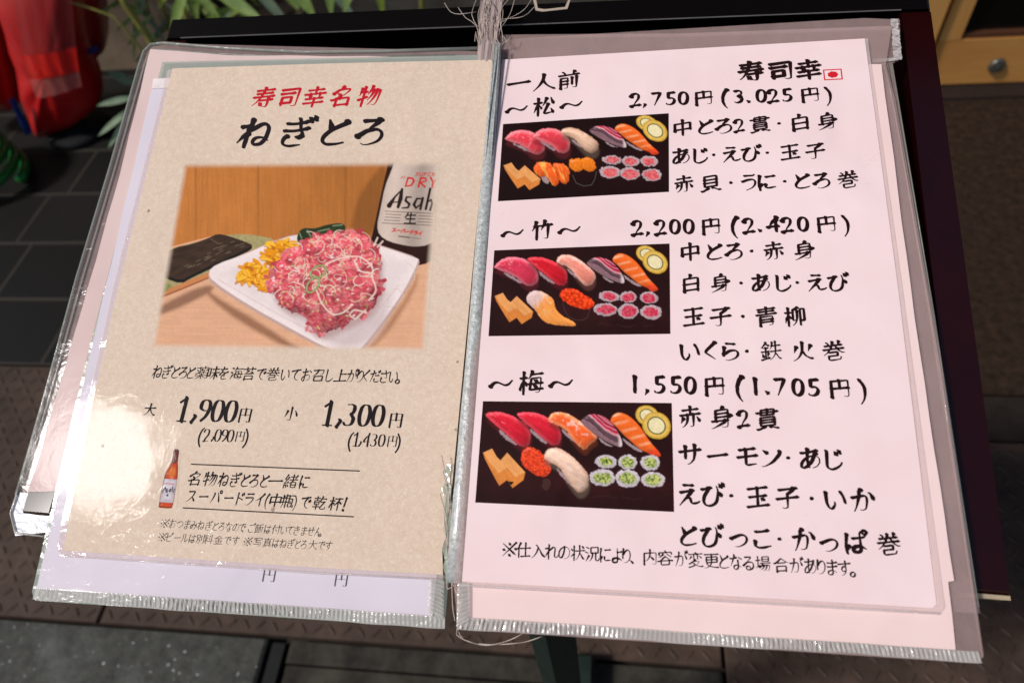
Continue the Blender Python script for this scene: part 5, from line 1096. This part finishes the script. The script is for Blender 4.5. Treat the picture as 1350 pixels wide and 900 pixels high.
def ribbed(name, a, b_, c, d, P, off, ribs, mat, parent):
    """welded strip a-b (inner edge) to d-c (outer edge) pressed into fine ribs"""
    V = []; Fc = []; n = ribs * 4
    for i in range(n + 1):
        t = i / n
        for k, s in enumerate((0, .12, .5, .88, 1)):
            u = (a[0] + (b_[0] - a[0]) * t) * (1 - s) + (d[0] + (c[0] - d[0]) * t) * s; v = (a[1] + (b_[1] - a[1]) * t) * (1 - s) + (d[1] + (c[1] - d[1]) * t) * s
            h = .0007 * (.5 + .5 * math.cos(i * math.pi / 2)) * (1 if 0 < k < 4 else 0) * (.25 + 1.3 * random.random() * (.5 + .5 * math.sin(i * .021 + ribs)) )
            V.append(pg(u + .5 * math.sin(i * .05 + k), v + (.9 * math.sin(i * .031 + ribs) + .5 * math.sin(i * .11)) * (1 if k > 2 else .3), P, off + h + .0006 * math.sin(i * .024)))
        if i:
            for k in range(4): q = 5 * i + k; Fc.append((q - 5, q - 4, q + 1, q))
    return mesh_obj(name, V, Fc, mat, parent)
def bead(name, pxs, P, off, r, mat, parent, n=6):
    b = MB(); b.tube([pg(u, v, P, off) for u, v in pxs], r, n); return b.build(name, mat, parent, True)

# left, rear sleeve
LB = -.0042
s = px_slab("clear_sleeve", [(206, 57), (640, 68), (640, 640), (20, 652), (100, 372), (188, 76), (193, 62)], PL, LB, .0004, FILM, None, "clear vinyl sleeve with a thick edge, rearmost under the left page", "sleeve")
bead("sleeve_edge", [(22, 652), (60, 520), (102, 366), (146, 220), (184, 86), (190, 68), (199, 59), (215, 57), (300, 64), (400, 69), (500, 68), (630, 64)], PL, LB + .0005, .0011, FILMG, s, 8)
bead("inner_fold", [(31, 640), (68, 516), (110, 366), (153, 220), (191, 86), (197, 73), (209, 65), (300, 72), (420, 76), (600, 73)], PL, LB + .0004, .0006, FILMG, s, 6)
px_slab("bottom_pocket", [(22, 648), (76, 652), (72, 700), (20, 706), (15, 668)], PL, LB + .0005, .0006, m_film("milky_vinyl", (168, 172, 186), .05, .3, .4), s)
bead("sleeve_edge", [(24, 646), (18, 664), (14, 676), (20, 702), (68, 708)], PL, LB + .0012, .0006, WELD, s, 6)
px_slab("backing_paper", [(198, 65), (300, 73), (640, 76), (640, 630), (36, 648), (47, 616), (110, 400), (158, 230)], PL, LB + .0012, .0003, paper_mat("aged_paper", (214, 184, 178), (230, 204, 196), PL, .12), None, "aged pinkish backing paper inside the rear sleeve of the left page", "paper", None, 26)
# left, front sleeve
LF = -.0016
s = px_slab("clear_sleeve", [(214, 82), (650, 72), (586, 828), (46, 791), (42, 780), (112, 480)], PL, LF, .0004, m_film("greenish_vinyl", (176, 186, 172), .5, .12, .5), None, "clear vinyl sleeve with a ribbed bottom weld, directly behind the beige sheet", "sleeve")
ribbed("bottom_weld", (45, 774), (586, 812), (586, 828), (43, 790), PL, LF + .0018, 92, WELD, s)
ribbed("side_weld", (566, 762), (563, 806), (585, 818), (586, 764), PL, LF + .0022, 9, WELD, s)
p = px_slab("white_paper", [(203, 104), (224, 103), (640, 110), (570, 813), (48, 776), (118, 470), (190, 160)], PL, LF + .0009, .0003, paper_mat("white_paper", (214, 204, 212), (226, 215, 222), PL), None, "white paper showing below and left of the beige sheet", "paper", None, 30)
px_slab("folded_tab", [(202, 104), (226, 103), (224, 116), (200, 117)], PL, LF + .0013, .0002, plain("bright_paper", (236, 222, 218), .7), p)
# right, rear sleeve
RB = -.0046
s = px_slab("clear_sleeve", [(640, 74), (662, 52), (1140, 24), (1186, 26), (1188, 78), (1176, 84), (1292, 808), (640, 770)], PR, RB, .0004, FILM, None, "clear vinyl sleeve with a frayed top right corner, rearmost under the right page", "sleeve")
for pts in ([(1170, 84), (1226, 420), (1284, 790)], [(1176, 84), (1232, 420), (1290, 800)]): bead("inner_fold", pts, PR, RB + .0006, .0004, FILMG, s, 5)
V = []; Fc = []
for i in range(25):
    t = i / 24; u0, v0 = 1182 + 5 * t, 25 + 54 * t
    for k, du in enumerate((-7 - 2 * random.random(), -2, 1 + 2.2 * random.random())): V.append(pg(u0 + du, v0, PR, RB + .001 + .0016 * random.random()))
    if i:
        for k in range(2): q = 3 * i + k; Fc.append((q - 3, q - 2, q + 1, q))
mesh_obj("torn_edge", V, Fc, m_film("frayed_vinyl", (214, 204, 200), .25, .2, .8), s)
px_slab("inner_fold", [(1150, 78), (1186, 76), (1184, 80), (1150, 83)], PR, RB + .0008, .0002, WELD, s)
# right, front sleeve
RF = -.0016
s = px_slab("clear_sleeve", [(655, 46), (900, 44), (1176, 34), (1168, 84), (1180, 130), (1240, 470), (1297, 862), (1291, 874), (604, 829), (598, 770)], PR, RF, .0004, FILM, None, "clear vinyl sleeve with a ribbed bottom weld, behind the pale pink sheet", "sleeve")
ribbed("bottom_weld", (606, 812), (1290, 858), (1295, 873), (602, 828), PR, RF + .0018, 108, WELD, s)
ribbed("side_weld", (620, 768), (618, 818), (602, 826), (604, 768), PR, RF + .0022, 9, WELD, s)
bead("sleeve_edge", [(1166, 84), (1180, 150), (1238, 480), (1295, 866)], PR, RF + .0006, .0006, FILM, s, 6)
PK = paper_mat("pink_backing", (240, 208, 202), (246, 220, 213), PR)
px_slab("pink_paper", [(660, 84), (1162, 85), (1206, 420), (1258, 765), (1250, 766.5), (1260, 856), (618, 816), (616, 760)], PR, RF + .0009, .0003, PK, None, "pale pink backing paper with a notched right edge, behind the printed price sheet", "paper", None, 40)

# ------------------------------------------------------------------ printed sheets
WASHI = m_washi(); PINK = m_sheet_pink()
def grid_sheet(name, quad, P, off, mat, parent=None, nx=2, ny=2):
    return px_slab(name, quad, P, off, .00035, mat, parent)
ls = px_slab("menu_sheet", [(227.5, 90.4), (430, 84), (649, 79), (617, 420), (596, 640), (587, 690), (588, 706), (583, 722), (584, 757), (420, 748), (200, 733), (83, 725), (106, 604), (152, 394)], PL, 0.0, .0004, WASHI, None, "beige washi-look menu sheet with a large dish photo, on the left of the spine", "menu sheet")
rs = px_slab("menu_sheet", [(662, 79), (900, 65), (1140, 51), (1184, 380), (1235, 796), (1230, 801), (960, 785), (609, 766)], PR, 0.0, .0004, PINK, None, "pale pink menu sheet with three sushi photos and prices, right of the spine", "menu sheet")
LAM = m_film("laminate_edge", (240, 220, 216), .72, .06, .5)
px_slab("laminate_border", [(83, 725), (200, 733), (420, 748), (584, 757), (584, 764), (420, 755), (200, 740), (80, 733), (74, 722), (104, 580), (150, 370), (221, 92), (227, 92), (152, 394)], PL, -.0001, .0003, LAM, ls)
px_slab("laminate_border", [(609, 766), (960, 785), (1232, 801), (1237, 796), (1184, 380), (1140, 51), (1144, 51), (1190, 380), (1246, 800), (1240, 809), (960, 793), (608, 773)], PR, -.0001, .0003, LAM, rs)

LIP = m_film("laminate_lip", (240, 226, 224), .7, .05, .6)
bead("laminate_lip", [(83, 732), (200, 740), (320, 748), (420, 755), (584, 763)], PL, .0003, .0006, LIP, ls, 8)
bead("laminate_lip", [(608, 771), (700, 776), (800, 782), (960, 792), (1150, 803), (1238, 808)], PR, .0003, .0006, LIP, rs, 8)

def ink(name, items, P, mat, parent, width=.085, rise=.07, shear=0.0, sx=1.0, style='brush', off=.00004, label=None, kx=1.0):
    """items: (char, u, v, size in photo pixels). Glyphs lie on the page, along the page's own axes."""
    b = MB(); k = 0
    for ch, u, v, size in items:
        c = pg(u, v, P, off); mpp = 1.0 / (F / np.dot(c - EYE, M @ np.array([0, 0, 1.0])))
        sz = size * mpp * (1.0 if ord(ch) > 0x4e00 else 1.08); ax = P[1]; ay = -P[2]
        dx, dy = (.25, .34) if ch in '0123456789()' else (.17, .0) if ch in ',.' else (.25, .38) if ch == '!' else (.26, .34) if ch == '①' else (.5, .38)
        wk = width * 1.45 * max(.5, min(1.04, 1.2 - .042 * len(G.get(ch, []))))
        kana = 0x3040 <= ord(ch) <= 0x30ff or ch in '()'
        if ch == '・':
            V = [(.085 * (1 + .12 * math.sin(3 * t + u)) * math.cos(t), .075 * math.sin(t) * (1 + .1 * math.cos(2 * t + v))) for t in np.linspace(0, 2 * math.pi, 16, endpoint=False)]
            b.add([c + ax * x * sz + ay * y * sz for x, y in V], [tuple(range(16))]); continue
        for si, st in enumerate(G.get(ch, [])):
            V, Fc = outline(brush(st, wk if style == 'brush' else width * 1.45, style, step=.035))
            P3 = []
            for i, (x, y) in enumerate(V):
                x -= dx; y -= dy; y += rise * x; x = (x * (kx if kana else 1) + shear * y) * sx
                P3.append(c + ax * x * sz + ay * y * sz + P[3] * (si * 3e-6 + (i % 40) * 1e-7))
            b.add(P3, Fc)
    o = b.build(name, mat, parent)
    if label: o["label"] = label
    return o
def row(txt, us, vs, size):
    """vs: (v at first, v at last) or list"""
    n = len(us); out = []
    for i, (ch, u) in enumerate(zip(txt, us)):
        v = vs[i] if len(vs) == n else vs[0] + (vs[1] - vs[0]) * (u - us[0]) / (us[-1] - us[0])
        out.append((ch, u, v, size))
    return out
def money(txt, us, v0, v1, dig, yen):
    out = []
    for ch, u in zip(txt, us):
        v = v0 + (v1 - v0) * (u - us[0]) / (us[-1] - us[0])
        if ch in ',.': out.append((ch, u, v + dig * .38, dig * 1.3))
        elif ch == '円': out.append((ch, u, v, yen))
        else: out.append((ch, u, v, dig * 1.42))
    return out
INKR = m_ink((34, 12, 14), "dark_ink", PR); INKL = m_ink((28, 18, 20), "black_ink", PL); REDL = m_ink((196, 22, 40), "red_ink", PL); REDR = m_ink((214, 34, 44), "seal_red", PR)

ink("heading_lettering", row("一人前", [684, 717, 750], [110, 108.5, 105.5], 30), PR, INKR, rs, .115, .13)
ink("shop_name_lettering", row("寿司幸", [990, 1030, 1066], [94.5, 93.5, 92], 34), PR, INKR, rs, .135, .12)
# seal: a red square outline round a red flower
b = MB(); c0 = pg(1098, 98.5, PR, .00004); mpp = np.dot(c0 - EYE, M @ np.array([0, 0, 1.0])) / F
def pp(x, y): return c0 + PR[1] * x * mpp * 1.02 - PR[2] * y * mpp * 1.02
for q in ([(-11.5, 8.5), (11.5, 8.5), (11.5, 6.9), (-11.5, 6.9)], [(-11.5, -6.9), (11.5, -6.9), (11.5, -8.5), (-11.5, -8.5)], [(-11.5, 6.9), (-9.9, 6.9), (-9.9, -6.9), (-11.5, -6.9)], [(9.9, 6.9), (11.5, 6.9), (11.5, -6.9), (9.9, -6.9)]):
    b.add([pp(*x) for x in q], [(0, 1, 2, 3)])
b.add([pp((5.8 + .35 * math.cos(7 * t)) * math.cos(t) * 1.1, (4.9 + .35 * math.cos(7 * t)) * math.sin(t)) for t in np.linspace(0, 2 * math.pi, 40, endpoint=False)], [tuple(range(40))])
b.build("seal_mark", REDR, rs)

ink("set_name_lettering", [("～", 681.6, 144, 28), ("松", 718, 140.5, 31), ("～", 753.7, 138, 28)], PR, INKR, rs, .115, .14)
ink("price_lettering", money("2,750円(3.025円)", [838.5, 850, 866, 884.6, 901, 927.7, 957, 974, 987, 1003.6, 1019.7, 1038, 1068, 1096], 131.5, 124, 20, 25), PR, INKR, rs, .115, .1)
ink("dish_list_lettering", row("中とろ2貫・白身", [900, 929.5, 954.6, 975, 1002, 1027, 1054.8, 1091], [168.5, 160], 27)
    + row("あじ・えび・玉子", [898, 922.6, 941, 963.5, 990, 1011.6, 1041.5, 1074.7], [206, 199], 26)
    + row("赤貝・うに・とろ巻", [901.7, 936.7, 963.5, 987.8, 1010.8, 1034.6, 1056.8, 1083.6, 1118], [242.5, 237], 27), PR, INKR, rs, .106, .15)
ink("set_name_lettering", [("～", 676, 307, 28), ("竹", 714.5, 303.5, 30), ("～", 751, 303, 28)], PR, INKR, rs, .115, .14)
ink("price_lettering", money("2,200円(2.420円)", [841, 854, 871.5, 889.8, 908, 937.4, 970, 987.8, 1002, 1019.7, 1038.4, 1058.6, 1089.5, 1119.4], 300, 294.3, 21, 26), PR, INKR, rs, .115, .1)
ink("dish_list_lettering", row("中とろ・赤身", [910, 941, 968, 991, 1020, 1060.6], [332, 330], 28) + row("白身・あじ・えび", [911, 950, 977, 1003, 1031.8, 1051, 1076, 1104.6], [373.5, 372], 27)
    + row("玉子・青柳", [914.4, 950, 979.4, 1010.3, 1048.4], [417, 417], 29) + row("いくら・鉄火巻", [909, 938, 962.7, 984.7, 1016.4, 1058, 1099], [463, 462.5], 29), PR, INKR, rs, .106, .15)
ink("set_name_lettering", [("～", 661, 505.5, 30), ("梅", 700.7, 504, 34), ("～", 740, 505, 30)], PR, INKR, rs, .115, .14)
ink("price_lettering", money("1,550円(1.705円)", [837, 853, 870, 891.3, 910, 942, 976.7, 996, 1012, 1029, 1052, 1073, 1107, 1141.7], 506.5, 512, 23, 28), PR, INKR, rs, .115, .1)
ink("dish_list_lettering", row("赤身2貫", [910, 951.7, 980.7, 1011.7], [549, 552], 31) + row("サーモン・あじ", [910, 946, 985, 1015.7, 1039, 1068, 1098], [599, 605], 30)
    + row("えび・玉子・いか", [907.7, 939, 964, 999, 1038, 1070, 1100.7, 1138], [651, 659], 31) + row("とびっこ・かっぱ巻", [906.7, 938, 974, 1005, 1027.7, 1060, 1093, 1128, 1171.7], [705.5, 706, 708, 709, 710, 711, 714, 714.5, 717], 30), PR, INKR, rs, .106, .15)
fu = [671.7, 690, 709.6, 727, 744, 761.5, 780.7, 798, 814, 826, 840, 857, 877, 897.8, 917, 938, 954, 970, 987, 1005.7, 1030, 1050, 1068, 1082.7, 1097, 1113, 1131]
ink("footnote_lettering", row("※仕入れの状況により、内容が変更となる場合があります。", fu, [723.5, 749.5], 21), PR, INKR, rs, .08, .1, kx=.84)

ink("heading_lettering", row("寿司幸名物", [347.9, 382, 415, 451, 487], [129, 127], 33), PL, REDL, ls, .11, .1, .18, .95)
ink("title_lettering", row("ねぎとろ", [337, 392, 441, 490], [175, 173], 47), PL, INKL, ls, .105, .06, .18)
us = [143, 180, 214, 246, 275, 318, 363, 406, 455, 505, 553, 600, 648, 690, 732, 780, 822, 868, 912, 945, 970, 1003, 1040, 1076, 1114]
ink("caption_lettering", [(ch, 160 + x / 3, 460 + (90 + (x - 143) * .021) / 3, 19) for ch, x in zip("ねぎとろと薬味を海苔で巻いてお召し上がりください。", us)], PL, INKL, ls, .082, .07, .12, 1.0, kx=.74)
def left_price(items, name, w1): ink(name, items, PL, INKL, ls, w1, 0.0, .09, .86, 'mincho')
dg = lambda ch, x, y, s: (ch, 160 + x / 3, 460 + y / 3, s)
left_price([dg('①', 248, 240, 43), dg(',', 288, 270, 44), dg('9', 330, 243, 43), dg('0', 382, 244, 43), dg('0', 434, 246, 43), dg('円', 490, 260, 22)], "price_lettering", .095)
left_price([dg('(', 318, 340, 24), dg('2', 338, 340, 24), dg(',', 363, 352, 24), dg('0', 382, 341, 24), dg('9', 408, 342, 24), dg('0', 432, 343, 24), dg('円', 470, 344, 16), dg(')', 503, 345, 24)], "tax_price_lettering", .08)
left_price([dg('①', 822, 256, 43), dg(',', 862, 288, 44), dg('3', 906, 260, 43), dg('0', 962, 262, 43), dg('0', 1016, 263, 43), dg('円', 1086, 280, 23)], "price_lettering", .095)
left_price([dg('(', 910, 358, 24), dg('①', 930, 358, 24), dg(',', 946, 371, 25), dg('4', 970, 359, 24), dg('3', 1000, 360, 24), dg('0', 1030, 361, 24), dg('円', 1072, 363, 17), dg(')', 1105, 364, 24)], "tax_price_lettering", .08)
ink("size_lettering", [dg('大', 113, 240, 18)], PL, INKL, ls, .09, .05, .1); ink("size_lettering", [dg('小', 672, 255, 20)], PL, INKL, ls, .09, .05, .1)
ink("slogan_lettering", [dg(c, x, 512 + (x - 292) * .03, 20) for c, x in zip("名物ねぎとろと一緒に", [292, 352, 405, 450, 490, 527, 566, 610, 670, 724])]
    + [dg(c, x, 580 + (x - 275) * .055, 19) for c, x in zip("スーパードライ(中瓶)で乾杯!", [278, 326, 374, 425, 467, 507, 548, 578, 610, 658, 694, 730, 785, 848, 884])], PL, INKL, ls, .086, .05, .14, 1.0, kx=.76)
us1 = [172, 203, 232, 260, 287, 315, 345, 372, 397, 425, 453, 478, 494, 514, 545, 578, 612, 642, 668, 693, 722, 750, 778, 800]
us2 = [162, 190, 222, 250, 280, 312, 345, 385, 420, 452, 500, 540, 578, 610, 640, 670, 697, 722, 757, 792, 820]
ink("footnote_lettering", [dg(c, x, 688 + (x - 172) * .056, 13) for c, x in zip("※おつまみねぎとろなので、ご飯は付いてきません。", us1)]
    + [dg(c, x, 742 + (x - 162) * .053, 13) for c, x in zip("※ビールは別料金です※写真はねぎとろ大です", us2)], PL, INKL, ls, .055, .06, .1, 1.0, kx=.78)
for a, c in (((251.7, 611.5), (474.3, 620.5)), ((241, 669), (466.7, 680.8))):
    b = MB(); b.add([pg(a[0], a[1] - .8, PL, .00004), pg(a[0], a[1] + .8, PL, .00004), pg(c[0], c[1] + .8, PL, .00004), pg(c[0], c[1] - .8, PL, .00004)], [(0, 1, 2, 3)]); b.build("rule_line", INKL, ls)
INKG = m_ink((90, 84, 92), "faded_ink", PL)
for sx_, sy_ in ((355, 757), (450, 763)): ink("showthrough_lettering", [("円", sx_, sy_, 20)], PL, INKG, p, .07, 0, .05, 1, 'mincho', LF + .0009 + .00005)

def homo(src, dst):
    A_ = []
    for (x, y), (u, v) in zip(src, dst):
        A_.append([x, y, 1, 0, 0, 0, -u * x, -u * y, -u]); A_.append([0, 0, 0, x, y, 1, -v * x, -v * y, -v])
    return np.linalg.svd(np.array(A_, float))[2][-1].reshape(3, 3)
def picture(name, quad, conv, fn, P, mat, parent, nx, ny, off=.00006):
    """quad: photo-pixel corners; conv: photo pixel -> the painter's drawing coordinates"""
    h = homo([(0, 0), (1, 0), (1, 1), (0, 1)], quad)
    t, r = np.meshgrid(np.linspace(0, 1, nx), np.linspace(0, 1, ny)); q = np.stack([t, r, np.ones_like(t)], -1) @ h.T
    U, Vv = q[..., 0] / q[..., 2], q[..., 1] / q[..., 2]
    X, Y = conv(U, Vv)
    C = fn(X, Y)
    if C.shape[-1] == 3: C = np.concatenate([C, np.ones(C.shape[:2] + (1,))], -1)
    d = np.stack([(U - CX) / F, (Vv - CY) / F, np.ones_like(U)], -1) @ M.T
    p0 = P[0] + P[3] * off; k = np.dot(p0 - EYE, P[3]) / (d @ P[3])
    V = (EYE + d * k[..., None]).reshape(-1, 3)
    i = np.arange(nx * ny).reshape(ny, nx)
    Fc = np.stack([i[:-1, :-1], i[1:, :-1], i[1:, 1:], i[:-1, 1:]], -1).reshape(-1, 4)
    org = V.mean(0); me = bpy.data.meshes.new(name)
    me.vertices.add(len(V)); me.vertices.foreach_set("co", (V - org).astype(np.float32).ravel())
    me.loops.add(Fc.size); me.loops.foreach_set("vertex_index", Fc.astype(np.int32).ravel())
    me.polygons.add(len(Fc)); me.polygons.foreach_set("loop_start", (np.arange(len(Fc)) * 4).astype(np.int32))
    me.update(calc_edges=True)
    a = me.color_attributes.new("print", 'FLOAT_COLOR', 'POINT'); a.data.foreach_set("color", np.clip(C, 0, 1).astype(np.float32).ravel())
    me.materials.append(mat); o = bpy.data.objects.new(name, me); o.location = org; return link(o, parent)
PRR = m_print("glossy_print", PR); PRL = m_print("soft_edged_print", PL, True)
zc = lambda x0, y0, s: (lambda U, V: ((U - x0) * s, (V - y0) * s))
picture("dish_photo", [(243, 213.5), (580, 212), (562, 463), (200, 460)], zc(180, 200, 3.068), paint_dish, PL, PRL, ls, 430, 300)
picture("bottle_picture", [(222, 590), (238, 590), (233, 672), (206, 672)], zc(190, 570, 6.927), paint_bottle, PL, PRL, ls, 60, 170)
picture("sushi_photo", [(663.2, 163.7), (881.6, 149.5), (882, 253), (656.4, 265.4)], zc(640, 60, 4.0893), paint_pine, PR, PRR, rs, 290, 150)
picture("sushi_photo", [(651.6, 330), (882.7, 321), (883.8, 440), (644, 443)], zc(620, 270, 4.655), paint_bamboo, PR, PRR, rs, 300, 160)
picture("sushi_photo", [(636.7, 528.6), (885.6, 531), (888.7, 674.4), (626.5, 662)], zc(600, 480, 4.21875), paint_plum, PR, PRR, rs, 320, 180)

# ------------------------------------------------------------------ spine, twine, loose threads
SP = NT("silvery_vinyl"); f = SP.noise(420, 4, .7); SP.set(Base_Color=SP.ramp(f, [(.35, L4((150, 152, 148))), (.65, L4((198, 200, 196)))]), Roughness=.3, Coat_Weight=.25, Normal=SP.bump(SP.noise(260, 4, .6), .7, .0012)); SP = SP.m
sp = [(656, 58), (651, 120), (645, 200), (637, 300), (630, 390), (624, 470), (617, 550), (611, 630), (605, 700), (600, 768)]
b = MB(); b.tube([(pg(u, v, PL, .0012) + pg(u, v, PR, .0012)) / 2 for u, v in sp], [.0026, .0030, .0034, .0037, .0038, .0040, .0042, .0044, .0046, .0046], 12, .55, up=N)
spine = tag(b.build("menu_spine", SP, None, True), "silvery rolled vinyl spine running down between the two pages", "spine")
for du in (-5, 4):
    bead("spine_seam", [(u + du * (.7 + .3 * v / 700), v) for u, v in sp], PL, .0032, .0005, SP, spine, 5)
TW = m_film("plastic_twine", (206, 184, 178), .3, .25, .3)
tw = empty("plastic_twine", pg(645, 40, PR, .004), "frayed flat plastic twine tying the menu spine to the top rim", "twine")
V = []; Fc = []
for i in range(16):
    t = i / 15; cu, cv = 650 - 10 * t, -24 + 104 * t; hw = 16 - 5 * t
    for k in range(9):
        s_ = k / 8 * 2 - 1; V.append(pg(cu + s_ * hw, cv, PR, .003 + .0014 * math.cos(k * 2.2 + i * .2) + .001 * (1 - s_ * s_)))
    if i:
        for k in range(8): q = 9 * i + k; Fc.append((q - 9, q - 8, q + 1, q))
mesh_obj("ribbon", V, Fc, TW, tw, True)
THR = plain("pale_fibre", (196, 178, 166), .5)
def threads(parent, paths, P, r=.00022, off=.005, name="strand"):
    b = MB()
    for pa in paths:
        b.tube([pg(u, v, P, off + .0012 * math.sin(i * 1.3 + pa[0][0])) for i, (u, v) in enumerate(catmull([tuple(x) for x in pa], step=6))], r, 4)
    return b.build(name, THR, parent, True)
paths = [[(586, 4), (594, 16), (606, 19), (628, 16)], [(604, 10), (614, 24), (628, 34), (632, 60)], [(630, -6), (622, 20), (630, 36)], [(660, 30), (690, 14), (704, -6)], [(658, 40), (672, 20), (680, -6)], [(656, 26), (690, 22), (706, 8)], [(664, 48), (668, 56), (676, 46)], [(630, 56), (627, 42), (626, 55)], [(655, 52), (660, 60), (670, 52)]]
for k in range(16):
    u = 634 + 30 * random.random(); paths.append([(u, 40 + 20 * random.random()), (u + random.uniform(-4, 6), 14), (u + random.uniform(-8, 22), -10)])
threads(tw, paths, PR)
PF = PL
lt = threads(None, [[(590, 640), (586, 690), (594, 740), (597, 800), (600, 818)], [(584, 620), (592, 660), (588, 705), (592, 745)], [(600, 770), (606, 800), (602, 836), (620, 846), (650, 849), (690, 846), (716, 838)], [(594, 762), (604, 790), (604, 830), (612, 842), (640, 850), (672, 843), (704, 826)],
                    [(588, 758), (590, 776), (600, 772), (610, 784), (606, 800)], [(582, 600), (590, 640), (596, 690)], [(580, 650), (590, 690), (590, 730)]], PF, .00026, .0062, "loose_thread")
tag(lt, "pale loose threads trailing from the foot of the spine", "thread")
b = MB(); V = []; Fc = []
for i in range(20):
    t = i / 19; v = 612 + 150 * t; c = 592 - 2 * math.sin(t * 9); hw = 3 + 5 * math.sin(t * math.pi) + 2 * math.sin(i * 1.9)
    V += [pg(c - hw, v, PL, .0007), pg(c + hw * .6, v, PL, .0011)]
    if i: Fc.append((2 * i - 2, 2 * i - 1, 2 * i + 1, 2 * i))
tag(mesh_obj("torn_vinyl", V, Fc, m_film("torn_vinyl_film", (170, 180, 160), .35, .15, .8)), "torn strip of greenish clear vinyl along the left of the spine", "vinyl strip")
